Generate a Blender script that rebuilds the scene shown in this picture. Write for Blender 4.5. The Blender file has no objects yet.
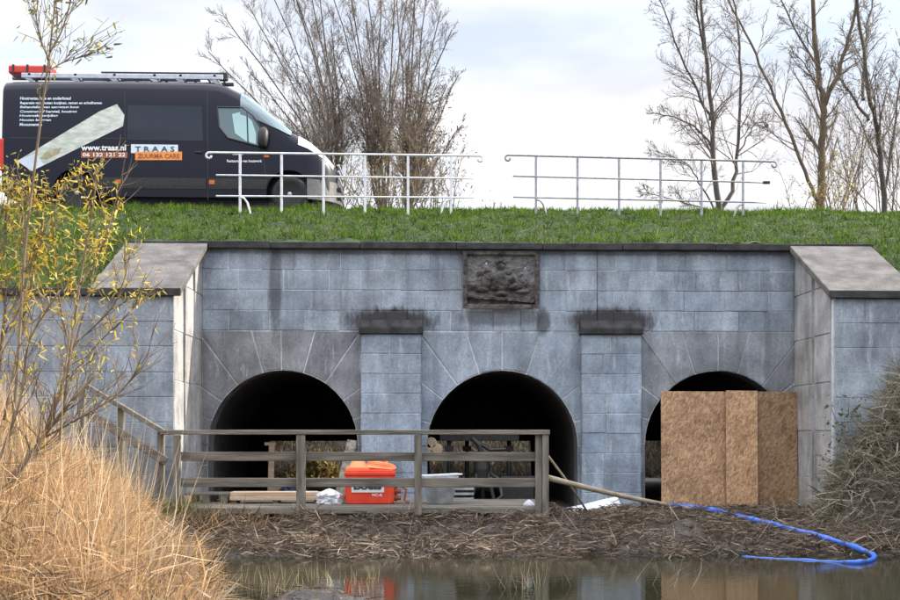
import bpy, bmesh, math, random
import numpy as np
from mathutils import Vector, Matrix, noise as mnoise

RND = random.Random(11)
NP = np.random.default_rng(5)
S = bpy.context.scene
COL = S.collection

# ------------------------------------------------------------------ camera
FPX = 1340.0                       # focal length in photo pixels (900 wide)
YAW = math.radians(2.0)
CAM = Vector((0.0, -20.0, 1.5))
PPX, HORY = 487.0, 430.0
cd = bpy.data.cameras.new('camera')
cam = bpy.data.objects.new('camera', cd)
COL.objects.link(cam)
cam.location = CAM
cam.rotation_euler = (math.radians(90), 0, -YAW)
cd.sensor_width = 36.0
cd.lens = 36.0 * FPX / 900.0
cd.shift_x = -(PPX - 450.0) / 900.0
cd.shift_y = (HORY - 300.0) / 900.0
cd.clip_start = 0.1
cd.clip_end = 3000.0
S.camera = cam

# ------------------------------------------------------------------ light
SUN_EL = math.radians(25.0)
SUN_AZ = math.radians(12.0)        # from +X towards +Y (a little behind the wall)
sun_dir = Vector((math.cos(SUN_EL) * math.cos(SUN_AZ), math.cos(SUN_EL) * math.sin(SUN_AZ), math.sin(SUN_EL)))
sl = bpy.data.lights.new('sun', 'SUN')
sl.energy = 2.8
sl.angle = math.radians(0.5)
sl.color = (1.0, 0.90, 0.76)
so = bpy.data.objects.new('sun', sl)
COL.objects.link(so)
so.location = (30, 10, 30)
so.rotation_euler = (-sun_dir).to_track_quat('-Z', 'Y').to_euler()

W = bpy.data.worlds.new('World')
S.world = W
W.use_nodes = True
wn, wl = W.node_tree.nodes, W.node_tree.links
wn.clear()
wout = wn.new('ShaderNodeOutputWorld')
wbg = wn.new('ShaderNodeBackground')
sky = wn.new('ShaderNodeTexSky')
sky.sky_type = 'NISHITA'
sky.sun_disc = False
sky.sun_elevation = SUN_EL
sky.sun_rotation = math.radians(90) - SUN_AZ
sky.air_density = 1.0
sky.dust_density = 1.2
sky.ozone_density = 1.5
wtc = wn.new('ShaderNodeTexCoord')
wmp = wn.new('ShaderNodeMapping')
wmp.inputs['Scale'].default_value = (1.0, 1.0, 3.2)
wmp.inputs['Location'].default_value = (0.35, 0.1, 0.0)
wno = wn.new('ShaderNodeTexNoise')
wno.inputs['Scale'].default_value = 3.0
wno.inputs['Detail'].default_value = 6
wno.inputs['Roughness'].default_value = 0.5
wcr = wn.new('ShaderNodeValToRGB')
wcr.color_ramp.elements[0].position = 0.36
wcr.color_ramp.elements[1].position = 0.58
wcr.color_ramp.elements[0].color = (0.64, 0.64, 0.64, 1)
wcr.color_ramp.elements[1].color = (1, 1, 1, 1)
wno2 = wn.new('ShaderNodeTexNoise')
wno2.inputs['Scale'].default_value = 4.5
wno2.inputs['Detail'].default_value = 4
wcc = wn.new('ShaderNodeValToRGB')
wcc.color_ramp.elements[0].position = 0.38
wcc.color_ramp.elements[1].position = 0.62
wcc.color_ramp.elements[0].color = (3.2, 3.23, 3.42, 1)
wcc.color_ramp.elements[1].color = (4.5, 4.53, 4.6, 1)
wmx = wn.new('ShaderNodeMix')
wmx.data_type = 'RGBA'
wl.new(wtc.outputs['Generated'], wmp.inputs['Vector'])
wl.new(wmp.outputs['Vector'], wno.inputs['Vector'])
wl.new(wmp.outputs['Vector'], wno2.inputs['Vector'])
wl.new(wno.outputs['Fac'], wcr.inputs['Fac'])
wl.new(wno2.outputs['Fac'], wcc.inputs['Fac'])
wl.new(wcr.outputs['Color'], wmx.inputs['Factor'])
wl.new(sky.outputs['Color'], wmx.inputs['A'])
wl.new(wcc.outputs['Color'], wmx.inputs['B'])
wsep = wn.new('ShaderNodeSeparateXYZ')
wmr = wn.new('ShaderNodeMapRange')
wmr.interpolation_type = 'SMOOTHSTEP'
wmr.inputs['From Min'].default_value = 0.30
wmr.inputs['From Max'].default_value = 0.85
wmr.inputs['To Min'].default_value = 1.0
wmr.inputs['To Max'].default_value = 3.8
wl.new(wtc.outputs['Generated'], wsep.inputs['Vector'])
wl.new(wsep.outputs['Z'], wmr.inputs['Value'])
wsc = wn.new('ShaderNodeVectorMath')
wsc.operation = 'SCALE'
wl.new(wmx.outputs['Result'], wsc.inputs[0])
wl.new(wmr.outputs['Result'], wsc.inputs['Scale'])
wl.new(wsc.outputs['Vector'], wbg.inputs['Color'])
wbg.inputs['Strength'].default_value = 0.10
wl.new(wbg.outputs['Background'], wout.inputs['Surface'])

S.view_settings.view_transform = 'Standard'
S.view_settings.look = 'None'
S.view_settings.exposure = 1.5
S.view_settings.gamma = 1.0
S.view_settings.use_curve_mapping = False
S.render.engine = 'CYCLES'
S.cycles.max_bounces = 6


# ------------------------------------------------------------------ helpers
_s, _c = math.sin(YAW), math.cos(YAW)


def at(px, py, Y):
    """world point seen at photo pixel (px, py) on the plane at depth Y"""
    a, b = (px - PPX) / FPX, (HORY - py) / FPX
    d = Vector((_s + _c * a, _c - _s * a, b))
    t = (Y - CAM.y) / d.y
    return CAM + d * t


def fbm(x, y, z=0.0, o=4):
    return mnoise.fractal(Vector((x, y, z)), 0.9, 2.0, o)


class MB:
    def __init__(self):
        self.v, self.f, self.mi, self.c = [], [], [], []
        self.cur, self.col = 0, None

    def face(self, idx):
        self.f.append(tuple(idx)); self.mi.append(self.cur); self.c.append(self.col)

    def add(self, pts):
        n = len(self.v)
        self.v.extend([tuple(p) for p in pts])
        return list(range(n, n + len(pts)))

    def poly(self, pts):
        self.face(self.add(pts))

    def box(self, x0, x1, y0, y1, z0, z1):
        i = self.add([(x0, y0, z0), (x1, y0, z0), (x1, y1, z0), (x0, y1, z0), (x0, y0, z1), (x1, y0, z1), (x1, y1, z1), (x0, y1, z1)])
        for q in ((0, 3, 2, 1), (4, 5, 6, 7), (0, 1, 5, 4), (1, 2, 6, 5), (2, 3, 7, 6), (3, 0, 4, 7)):
            self.face([i[k] for k in q])

    def bar(self, a, b, w, h, up=(0, 0, 1)):
        """box beam from a to b; w sideways, h along up"""
        a, b = Vector(a), Vector(b)
        d = (b - a).normalized()
        s = d.cross(Vector(up))
        if s.length < 1e-4:
            s = d.cross(Vector((1, 0, 0)))
        s.normalize()
        u = s.cross(d).normalized()
        s, u = s * (w / 2), u * (h / 2)
        i = self.add([a - s - u, a + s - u, a + s + u, a - s + u, b - s - u, b + s - u, b + s + u, b - s + u])
        for q in ((0, 1, 2, 3), (7, 6, 5, 4), (0, 4, 5, 1), (1, 5, 6, 2), (2, 6, 7, 3), (3, 7, 4, 0)):
            self.face([i[k] for k in q])

    def tube(self, pts, rad, n=6, cap=True, flat=1.0):
        pts = [Vector(p) for p in pts]
        if not hasattr(rad, '__len__'):
            rad = [rad] * len(pts)
        d0 = (pts[1] - pts[0]).normalized()
        ref = Vector((0, 0, 1)) if abs(d0.z) < 0.9 else Vector((1, 0, 0))
        s = d0.cross(ref).normalized()
        rings = []
        for k, p in enumerate(pts):
            if k == 0: d = pts[1] - pts[0]
            elif k == len(pts) - 1: d = pts[k] - pts[k - 1]
            else: d = pts[k + 1] - pts[k - 1]
            if d.length < 1e-9: d = d0.copy()
            d.normalize()
            s = s - d * s.dot(d)
            if s.length < 1e-5:
                s = d.cross(Vector((0.3, 0.5, 0.8)))
            s.normalize()
            u = d.cross(s)
            r = rad[k]
            rings.append(self.add([p + s * (r * math.cos(2 * math.pi * j / n)) + u * (r * flat * math.sin(2 * math.pi * j / n)) for j in range(n)]))
        for a, b in zip(rings, rings[1:]):
            for j in range(n):
                self.face((a[j], a[(j + 1) % n], b[(j + 1) % n], b[j]))
        if cap and n > 2:
            self.face(rings[0][::-1]); self.face(rings[-1])

    def prism(self, poly, vec):
        """closed prism: 3-D polygon swept along vec"""
        vec = Vector(vec)
        n = len(poly)
        a = self.add(poly)
        b = self.add([Vector(p) + vec for p in poly])
        self.face(a[::-1]); self.face(b)
        for k in range(n):
            self.face((a[k], a[(k + 1) % n], b[(k + 1) % n], b[k]))

    def lathe(self, c, axis, prof, n=24):
        """prof: (radius, offset along axis)"""
        c, ax = Vector(c), Vector(axis).normalized()
        s = ax.cross(Vector((0, 0, 1)))
        if s.length < 1e-4: s = Vector((1, 0, 0))
        s.normalize()
        u = ax.cross(s)
        rings = []
        for r, o in prof:
            r = max(r, 1e-4)
            rings.append(self.add([c + ax * o + s * (r * math.cos(2 * math.pi * j / n)) + u * (r * math.sin(2 * math.pi * j / n)) for j in range(n)]))
        for a, b in zip(rings, rings[1:]):
            for j in range(n):
                self.face((a[j], a[(j + 1) % n], b[(j + 1) % n], b[j]))
        self.face(rings[0][::-1]); self.face(rings[-1])

    def grid(self, rows):
        """rows of 3-D points"""
        ids = [self.add(r) for r in rows]
        for a, b in zip(ids, ids[1:]):
            for k in range(len(a) - 1):
                self.face((a[k], a[k + 1], b[k + 1], b[k]))

    def build(self, name, mats, parent=None, smooth=False, recalc=True, bevel=0.0, merge=False):
        o = Vector((0, 0, 0)) if parent is None else world_loc(parent)
        me = bpy.data.meshes.new(name)
        vv = [(p[0] - o.x, p[1] - o.y, p[2] - o.z) for p in self.v] if parent is not None else self.v
        me.from_pydata(vv, [], self.f)
        if not isinstance(mats, (list, tuple)): mats = [mats]
        for m in mats: me.materials.append(m)
        if any(self.mi):
            me.polygons.foreach_set('material_index', self.mi)
        if any(c is not None for c in self.c):
            at_ = me.color_attributes.new('Col', 'FLOAT_COLOR', 'CORNER')
            arr = []
            for f, c in zip(self.f, self.c):
                c = c or (0.5, 0.5, 0.5)
                arr.extend((c[0], c[1], c[2], 1.0) * len(f))
            at_.data.foreach_set('color', arr)
        if recalc or merge:
            bm = bmesh.new(); bm.from_mesh(me)
            if merge: bmesh.ops.remove_doubles(bm, verts=bm.verts, dist=1e-4)
            if recalc: bmesh.ops.recalc_face_normals(bm, faces=bm.faces)
            bm.to_mesh(me); bm.free()
        if smooth:
            me.polygons.foreach_set('use_smooth', [True] * len(me.polygons))
        me.update()
        ob = bpy.data.objects.new(name, me)
        COL.objects.link(ob)
        if parent is not None: ob.parent = parent
        if bevel:
            bv = ob.modifiers.new('bevel', 'BEVEL'); bv.width = bevel; bv.segments = 2; bv.limit_method = 'ANGLE'
        return ob


def world_loc(o):
    p = Vector(o.location)
    while o.parent is not None:
        o = o.parent; p += Vector(o.location)
    return p


def tag(o, label=None, cat=None, group=None, kind=None):
    if label: o['label'] = label
    if cat: o['category'] = cat
    if group: o['group'] = group
    if kind: o['kind'] = kind
    return o


def thing(name, label, cat, loc, group=None):
    o = bpy.data.objects.new(name, None)
    COL.objects.link(o)
    o.location = loc
    o.empty_display_size = 0.2
    return tag(o, label, cat, group)


def tri_mesh(name, verts, tris, cols, mat, parent=None):
    """big triangle meshes from numpy arrays; cols one rgb per triangle"""
    o = Vector((0, 0, 0)) if parent is None else world_loc(parent)
    verts = np.asarray(verts, np.float32) - np.array(o, np.float32)
    me = bpy.data.meshes.new(name)
    me.vertices.add(len(verts)); me.vertices.foreach_set('co', verts.ravel())
    n = len(tris)
    me.loops.add(n * 3); me.loops.foreach_set('vertex_index', np.asarray(tris, np.int32).ravel())
    me.polygons.add(n); me.polygons.foreach_set('loop_start', np.arange(0, n * 3, 3, dtype=np.int32))
    me.update(calc_edges=True)
    at_ = me.color_attributes.new('Col', 'FLOAT_COLOR', 'CORNER')
    c4 = np.ones((n, 3, 4), np.float32); c4[:, :, :3] = np.asarray(cols, np.float32)[:, None, :]
    at_.data.foreach_set('color', c4.ravel())
    me.materials.append(mat)
    me.validate()
    ob = bpy.data.objects.new(name, me)
    COL.objects.link(ob)
    if parent is not None: ob.parent = parent
    return ob


def blades(base, dirv, length, width, bend, cols, cross=None):
    """tapered bent blades as arrays: 5 verts / 3 tris each"""
    base, dirv, bend = [np.asarray(a, float) for a in (base, dirv, bend)]
    n = len(base)
    dirv = dirv / np.linalg.norm(dirv, axis=1, keepdims=True)
    rnd = NP.normal(size=(n, 3)) if cross is None else cross
    side = np.cross(dirv, rnd)
    side /= np.linalg.norm(side, axis=1, keepdims=True) + 1e-9
    L, w = np.asarray(length)[:, None], np.asarray(width)[:, None]
    mid = base + dirv * L * 0.55 + bend * 0.3
    tip = base + dirv * L + bend
    v = np.stack([base - side * w / 2, base + side * w / 2, mid - side * w * .42, mid + side * w * .42, tip], 1).reshape(-1, 3)
    k = np.arange(n)[:, None] * 5
    t = np.concatenate([k + np.array([[0, 1, 3]]), k + np.array([[0, 3, 2]]), k + np.array([[2, 3, 4]])], 1).reshape(-1, 3)
    return v, t, np.repeat(np.asarray(cols), 3, axis=0)


def joinb(parts):
    vs, ts, cs, off = [], [], [], 0
    for v, t, c in parts:
        vs.append(v); ts.append(t + off); cs.append(c); off += len(v)
    return np.concatenate(vs), np.concatenate(ts), np.concatenate(cs)


# ------------------------------------------------------------------ materials
def nodes(name):
    m = bpy.data.materials.new(name)
    m.use_nodes = True
    nt = m.node_tree
    return m, nt.nodes, nt.links, nt.nodes['Principled BSDF']


def mat(name, c1, c2=None, scale=8.0, rough=0.7, bump=0.0, bscale=40.0, metal=0.0, stretch=(1, 1, 1), attr=False, lo=.35, hi=.65, spec=None, detail=5):
    m, N, L, P = nodes(name)
    P.inputs['Roughness'].default_value = rough
    P.inputs['Metallic'].default_value = metal
    if spec is not None: P.inputs['Specular IOR Level'].default_value = spec
    tc = N.new('ShaderNodeTexCoord'); mp = N.new('ShaderNodeMapping')
    mp.inputs['Scale'].default_value = stretch
    L.new(tc.outputs['Object'], mp.inputs['Vector'])
    no = N.new('ShaderNodeTexNoise'); no.inputs['Scale'].default_value = scale; no.inputs['Detail'].default_value = detail
    L.new(mp.outputs['Vector'], no.inputs['Vector'])
    cr = N.new('ShaderNodeValToRGB')
    cr.color_ramp.elements[0].position = lo; cr.color_ramp.elements[1].position = hi
    cr.color_ramp.elements[0].color = (*c1, 1); cr.color_ramp.elements[1].color = (*(c2 or c1), 1)
    L.new(no.outputs['Fac'], cr.inputs['Fac'])
    out = cr.outputs['Color']
    if attr:
        a = N.new('ShaderNodeVertexColor'); a.layer_name = 'Col'
        mx = N.new('ShaderNodeMix'); mx.data_type = 'RGBA'; mx.blend_type = 'MULTIPLY'
        mx.inputs['Factor'].default_value = 1.0
        L.new(a.outputs['Color'], mx.inputs['A']); L.new(out, mx.inputs['B'])
        out = mx.outputs['Result']
    L.new(out, P.inputs['Base Color'])
    if bump:
        n2 = N.new('ShaderNodeTexNoise'); n2.inputs['Scale'].default_value = bscale; n2.inputs['Detail'].default_value = 6
        L.new(mp.outputs['Vector'], n2.inputs['Vector'])
        b = N.new('ShaderNodeBump'); b.inputs['Strength'].default_value = bump; b.inputs['Distance'].default_value = 0.02
        L.new(n2.outputs['Fac'], b.inputs['Height']); L.new(b.outputs['Normal'], P.inputs['Normal'])
    return m


def leafmat(name, trans=0.35, rough=0.6, spec=0.05):
    m, N, L, P = nodes(name)
    a = N.new('ShaderNodeVertexColor'); a.layer_name = 'Col'
    L.new(a.outputs['Color'], P.inputs['Base Color'])
    P.inputs['Roughness'].default_value = rough
    P.inputs['Specular IOR Level'].default_value = spec
    t = N.new('ShaderNodeBsdfTranslucent'); L.new(a.outputs['Color'], t.inputs['Color'])
    mx = N.new('ShaderNodeMixShader'); mx.inputs[0].default_value = trans
    L.new(P.outputs[0], mx.inputs[1]); L.new(t.outputs[0], mx.inputs[2])
    L.new(mx.outputs[0], N['Material Output'].inputs['Surface'])
    return m


def stone_mat(name, stains_and_bands=()):
    """block colour from the mesh, blotches, vertical rain streaks, pale lime runs"""
    m, N, L, P = nodes(name)
    P.inputs['Roughness'].default_value = 0.85
    P.inputs['Specular IOR Level'].default_value = 0.2
    tc = N.new('ShaderNodeTexCoord')

    def noi(scale, st, detail=5, rough=.55):
        mp = N.new('ShaderNodeMapping'); mp.inputs['Scale'].default_value = st
        L.new(tc.outputs['Object'], mp.inputs['Vector'])
        n = N.new('ShaderNodeTexNoise'); n.inputs['Scale'].default_value = scale
        n.inputs['Detail'].default_value = detail; n.inputs['Roughness'].default_value = rough
        L.new(mp.outputs['Vector'], n.inputs['Vector'])
        return n.outputs['Fac']

    def ramp(fac, p0, c0, p1, c1):
        r = N.new('ShaderNodeValToRGB')
        r.color_ramp.elements[0].position = p0; r.color_ramp.elements[1].position = p1
        r.color_ramp.elements[0].color = (*c0, 1); r.color_ramp.elements[1].color = (*c1, 1)
        L.new(fac, r.inputs['Fac'])
        return r.outputs['Color']

    def mix(a, b, fac, mode='MULTIPLY'):
        x = N.new('ShaderNodeMix'); x.data_type = 'RGBA'; x.blend_type = mode
        if isinstance(fac, float): x.inputs['Factor'].default_value = fac
        else: L.new(fac, x.inputs['Factor'])
        L.new(a, x.inputs['A'])
        if isinstance(b, tuple): x.inputs['B'].default_value = (*b, 1)
        else: L.new(b, x.inputs['B'])
        return x.outputs['Result']
    a = N.new('ShaderNodeVertexColor'); a.layer_name = 'Col'
    c = a.outputs['Color']
    c = mix(c, ramp(noi(2.2, (1, 1, 1), 6), .34, (.72, .71, .71), .66, (1.24, 1.24, 1.23)), 1.0)
    c = mix(c, ramp(noi(26, (1, 1, 1), 8, .8), .3, (.66, .66, .66), .7, (1.24, 1.24, 1.24)), 1.0)
    c = mix(c, ramp(noi(7, (1, 1, 1), 8, .75), .56, (1, 1, 1), .70, (.72, .70, .69)), 1.0)
    c = mix(c, ramp(noi(3.0, (1.6, 1.6, .16), 5, .6), .36, (.66, .65, .65), .54, (1.03, 1.03, 1.03)), 0.6)
    lime = ramp(noi(5.5, (1.5, 1.5, .30), 6, .7), .56, (0, 0, 0), .74, (.65, .65, .65))
    c = mix(c, (.56, .59, .63), lime, 'MIX')
    # localised stains: (x, z, half width, half height, strength) in bridge coordinates
    for sx_, sz_, hw, hh, st_ in stains_and_bands:
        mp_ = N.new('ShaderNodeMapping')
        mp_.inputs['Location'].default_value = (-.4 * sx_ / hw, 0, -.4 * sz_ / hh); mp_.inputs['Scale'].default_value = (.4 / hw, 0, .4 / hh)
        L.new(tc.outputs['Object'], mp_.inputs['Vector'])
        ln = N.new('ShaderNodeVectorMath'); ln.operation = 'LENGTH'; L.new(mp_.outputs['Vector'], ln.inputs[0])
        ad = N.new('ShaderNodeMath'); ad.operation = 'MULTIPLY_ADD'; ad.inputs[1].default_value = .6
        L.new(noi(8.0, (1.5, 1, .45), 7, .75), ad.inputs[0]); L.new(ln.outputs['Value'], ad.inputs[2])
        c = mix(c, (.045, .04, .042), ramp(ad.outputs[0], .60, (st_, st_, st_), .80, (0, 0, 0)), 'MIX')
    pit = ramp(noi(9, (1, 1, 1.2), 7, .75), .27, (.45, .43, .42), .36, (1, 1, 1))
    c = mix(c, pit, 0.8)
    L.new(c, P.inputs['Base Color'])
    b = N.new('ShaderNodeBump'); b.inputs['Strength'].default_value = 0.55; b.inputs['Distance'].default_value = 0.012
    L.new(noi(34, (1, 1, 1), 8, .7), b.inputs['Height']); L.new(b.outputs['Normal'], P.inputs['Normal'])
    return m


def osb_mat(name, warm=1.0):
    m, N, L, P = nodes(name)
    P.inputs['Roughness'].default_value = 0.75
    tc = N.new('ShaderNodeTexCoord')
    layers = []
    for rot, st in ((0.5, (52, 52, 17)), (-0.8, (46, 46, 16)), (1.45, (56, 56, 18)), (2.2, (44, 44, 15)), (2.8, (50, 50, 17))):
        mr_ = N.new('ShaderNodeMapping'); mr_.inputs['Rotation'].default_value = (0, rot, 0)
        mp = N.new('ShaderNodeMapping'); mp.inputs['Scale'].default_value = st
        v = N.new('ShaderNodeTexVoronoi'); v.inputs['Scale'].default_value = 1.0; v.inputs['Randomness'].default_value = 1.0
        L.new(tc.outputs['Object'], mr_.inputs['Vector']); L.new(mr_.outputs['Vector'], mp.inputs['Vector']); L.new(mp.outputs['Vector'], v.inputs['Vector'])
        sp = N.new('ShaderNodeSeparateColor'); L.new(v.outputs['Color'], sp.inputs['Color'])
        layers.append((sp.outputs[0], sp.outputs[1]))
    acc = layers[0][0]
    for val, pick in layers[1:]:           # each flake either covers the layers below it or is missing
        gt = N.new('ShaderNodeMath'); gt.operation = 'GREATER_THAN'; L.new(pick, gt.inputs[0]); gt.inputs[1].default_value = .55
        mx = N.new('ShaderNodeMix'); mx.data_type = 'FLOAT'
        L.new(gt.outputs[0], mx.inputs[0]); L.new(acc, mx.inputs[2]); L.new(val, mx.inputs[3])
        acc = mx.outputs[0]
    no = N.new('ShaderNodeTexNoise'); no.inputs['Scale'].default_value = 3.0; no.inputs['Detail'].default_value = 7; no.inputs['Roughness'].default_value = .7
    L.new(tc.outputs['Object'], no.inputs['Vector'])
    a1 = N.new('ShaderNodeMath'); a1.operation = 'MULTIPLY_ADD'; a1.inputs[1].default_value = .36
    L.new(acc, a1.inputs[0])
    a2 = N.new('ShaderNodeMath'); a2.operation = 'MULTIPLY'; a2.inputs[1].default_value = .64; L.new(no.outputs['Fac'], a2.inputs[0])
    L.new(a2.outputs[0], a1.inputs[2])
    a3 = a1
    r = N.new('ShaderNodeValToRGB')
    e = r.color_ramp.elements
    e[0].position = .26; e[0].color = (.19 * warm, .105 * warm, .055 * warm, 1)
    e[1].position = .74; e[1].color = (.56 * warm, .37 * warm, .21 * warm, 1)
    k = e.new(.5); k.color = (.36 * warm, .215 * warm, .118 * warm, 1)
    L.new(a3.outputs[0], r.inputs['Fac']); L.new(r.outputs['Color'], P.inputs['Base Color'])
    b = N.new('ShaderNodeBump'); b.inputs['Strength'].default_value = .25; b.inputs['Distance'].default_value = .004
    L.new(a3.outputs[0], b.inputs['Height']); L.new(b.outputs['Normal'], P.inputs['Normal'])
    return m


M = {}
M['stone'] = stone_mat('blue_grey_stone')
M['cap'] = mat('dark_capstone', (.018, .018, .019), (.045, .044, .045), 6, .85, .5, 30)
M['slab'] = mat('weathered_slab', (.055, .05, .047), (.13, .118, .11), 3.5, .85, .6, 26, detail=8)
M['relief'] = mat('brown_sandstone', (.034, .029, .028), (.12, .106, .10), 9, .9, .6, 40, detail=8)
M['relief_ground'] = mat('grey_sandstone', (.095, .094, .095), (.19, .188, .19), 9, .9, .6, 40, detail=8)
M['vault'] = mat('shade_dark_brick', (.03, .028, .028), (.065, .06, .055), 8, .9, .5, 20)  # brick kept near black: the tunnel's gloom is in the colour
M['grass_ground'] = mat('turf', (.014, .028, .005), (.032, .052, .010), 5, .95, .6, 30)
M['mud'] = mat('mud', (.026, .020, .015), (.082, .063, .047), 7, .55, 1.0, 30, detail=10)
_nt = M['mud'].node_tree; _P = _nt.nodes['Principled BSDF']        # the strip the water wets is darker and glossy
_g = _nt.nodes.new('ShaderNodeNewGeometry'); _sx = _nt.nodes.new('ShaderNodeSeparateXYZ'); _mr = _nt.nodes.new('ShaderNodeMapRange'); _mx = _nt.nodes.new('ShaderNodeMix')
_mx.data_type = 'RGBA'; _mx.blend_type = 'MULTIPLY'; _mx.inputs['B'].default_value = (.42, .40, .38, 1)
_mr.inputs['From Min'].default_value = .05; _mr.inputs['From Max'].default_value = .16; _mr.inputs['To Min'].default_value = 1; _mr.inputs['To Max'].default_value = 0
_nt.links.new(_g.outputs['Position'], _sx.inputs[0]); _nt.links.new(_sx.outputs['Z'], _mr.inputs['Value'])
_nt.links.new(_P.inputs['Base Color'].links[0].from_socket, _mx.inputs['A']); _nt.links.new(_mr.outputs[0], _mx.inputs['Factor']); _nt.links.new(_mx.outputs['Result'], _P.inputs['Base Color'])
_mr2 = _nt.nodes.new('ShaderNodeMapRange'); _mr2.inputs['To Min'].default_value = .6; _mr2.inputs['To Max'].default_value = .22
_nt.links.new(_mr.outputs[0], _mr2.inputs['Value']); _nt.links.new(_mr2.outputs[0], _P.inputs['Roughness'])
M['road'] = mat('asphalt', (.05, .05, .052), (.075, .075, .075), 30, .9, .3, 120)
M['blade'] = leafmat('blades', .3)
M['leaf'] = leafmat('willow_leaves', .45, .5)
M['bark'] = mat('bark', (.05, .042, .038), (.10, .086, .074), 9, .9, .4, 30, stretch=(1, 1, .3))
M['bark_warm'] = mat('warm_bark', (.06, .046, .032), (.13, .095, .05), 6, .9, .4, 30, stretch=(1, 1, .4))
M['twig'] = mat('twig', (.12, .092, .074), (.22, .175, .14), 4, .9)
M['twig_tan'] = mat('willow_twig', (.11, .078, .05), (.21, .15, .095), 6, .8)
M['wood_old'] = mat('weathered_wood', (.085, .076, .062), (.20, .18, .15), 7, .85, .5, 30, stretch=(.25, 2, 2.2), detail=8)
M['wood_old_v'] = mat('weathered_wood_upright', (.085, .077, .062), (.21, .19, .158), 7, .85, .5, 30, stretch=(2.2, 2.2, .3), detail=8)
M['wood_new'] = mat('fresh_timber', (.50, .36, .24), (.68, .53, .39), 5, .7, .2, 30, stretch=(.4, 3, 4), detail=7)
M['wood_pole'] = mat('pale_pole_wood', (.22, .18, .12), (.36, .30, .21), 8, .8, .3, 30)
M['steel'] = mat('galvanised_steel', (.25, .26, .28), (.40, .41, .43), 12, .5, metal=.25)
M['rail_white'] = mat('pale_rail_paint', (.60, .63, .68), (.74, .76, .79), 10, .45)
M['black'] = mat('black_plastic', (.014, .014, .015), (.022, .022, .023), 12, .5)
M['rubber'] = mat('tyre_rubber', (.016, .016, .016), (.028, .028, .028), 20, .85)
M['rim'] = mat('wheel_steel', (.32, .33, .34), (.45, .46, .47), 20, .4, metal=.5)
M['dark_iron'] = mat('dark_iron', (.018, .018, .02), (.035, .035, .038), 12, .6)
M['red'] = mat('red_lacquer', (.55, .03, .02), (.62, .045, .03), 8, .35)
M['orange'] = mat('orange_red_plastic', (.74, .048, .018), (.82, .07, .028), 6, .45)
M['orange_pale'] = mat('faded_orange', (.85, .22, .08), (.92, .33, .14), 6, .5)
M['white'] = mat('white_print', (.78, .79, .80), (.84, .84, .84), 9, .5)
M['paleblue'] = mat('pale_blue_print', (.55, .64, .76), (.72, .78, .85), 5, .45)
M['ink'] = mat('dark_print', (.03, .06, .09), (.04, .07, .10), 9, .5)
M['livery_orange'] = mat('livery_orange', (.80, .27, .05), (.86, .31, .08), 8, .45)
M['amber'] = mat('amber_lens', (.60, .12, .02), (.66, .15, .03), 8, .3)
M['rust'] = mat('rust_print', (.30, .07, .02), (.35, .09, .03), 8, .5)
M['beam_print'] = mat('beam_print', (.42, .45, .40), (.66, .68, .62), 5, .45, stretch=(1, 1, 3))
M['beam_dark'] = mat('beam_hollow_print', (.25, .21, .12), (.52, .47, .31), 6, .5)
M['alu'] = mat('aluminium', (.42, .46, .54), (.55, .58, .64), 12, .35, metal=.6)
M['blue'] = mat('blue_hose_sleeve', (.05, .075, .20), (.035, .13, .54), 7, .45, .5, 22, lo=.36, hi=.52)
M['blue_dark'] = mat('navy_tarp', (.02, .03, .09), (.05, .07, .16), 6, .6, .4, 12)
M['plastic_white'] = mat('white_sheet', (.66, .70, .78), (.78, .80, .86), 4, .4, .5, 10)
M['tub'] = mat('grey_tub', (.20, .22, .23), (.36, .38, .39), 7, .6, .3, 25, detail=7)
M['osb1'] = osb_mat('osb_pale', .98)
M['osb2'] = osb_mat('osb_bright', 1.2)
M['osb3'] = osb_mat('osb_dark', .70)
M['yellow'] = mat('yellow_petals', (.85, .70, .02), (.9, .78, .05), 9, .6)
M['stain'] = mat('stained_stone', (.011, .011, .012), (.04, .038, .04), 5, .9, .6, 30, stretch=(1.5, 1, .5), detail=8)

m, N_, L_, P_ = nodes('van_paint')
P_.inputs['Base Color'].default_value = (.0022, .0045, .017, 1)
P_.inputs['Roughness'].default_value = .32
P_.inputs['Coat Weight'].default_value = .12
P_.inputs['Specular IOR Level'].default_value = .3
P_.inputs['Coat Roughness'].default_value = .06
nn = N_.new('ShaderNodeTexNoise'); nn.inputs['Scale'].default_value = 5; nn.inputs['Detail'].default_value = 6
rr = N_.new('ShaderNodeMapRange'); rr.inputs['To Min'].default_value = .24; rr.inputs['To Max'].default_value = .45
L_.new(nn.outputs['Fac'], rr.inputs['Value']); L_.new(rr.outputs['Result'], P_.inputs['Roughness'])
M['paint'] = m
m, N_, L_, P_ = nodes('tinted_glass')
P_.inputs['Base Color'].default_value = (.010, .017, .034, 1); P_.inputs['Roughness'].default_value = .04
P_.inputs['Specular IOR Level'].default_value = .5
M['glass'] = m
m, N_, L_, P_ = nodes('clear_glass')
P_.inputs['Base Color'].default_value = (.12, .17, .19, 1); P_.inputs['Roughness'].default_value = .03
P_.inputs['Specular IOR Level'].default_value = 1.0; P_.inputs['Metallic'].default_value = .35
M['screen'] = m
m, N_, L_, P_ = nodes('painted_daylight')
P_.inputs['Base Color'].default_value = (.42, .60, .60, 1); P_.inputs['Roughness'].default_value = .06
P_.inputs['Metallic'].default_value = .85
M['painted_daylight'] = m
m, N_, L_, P_ = nodes('lamp_glass')
P_.inputs['Base Color'].default_value = (.7, .74, .78, 1); P_.inputs['Roughness'].default_value = .08
P_.inputs['Metallic'].default_value = .4
M['lamp'] = m

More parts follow.
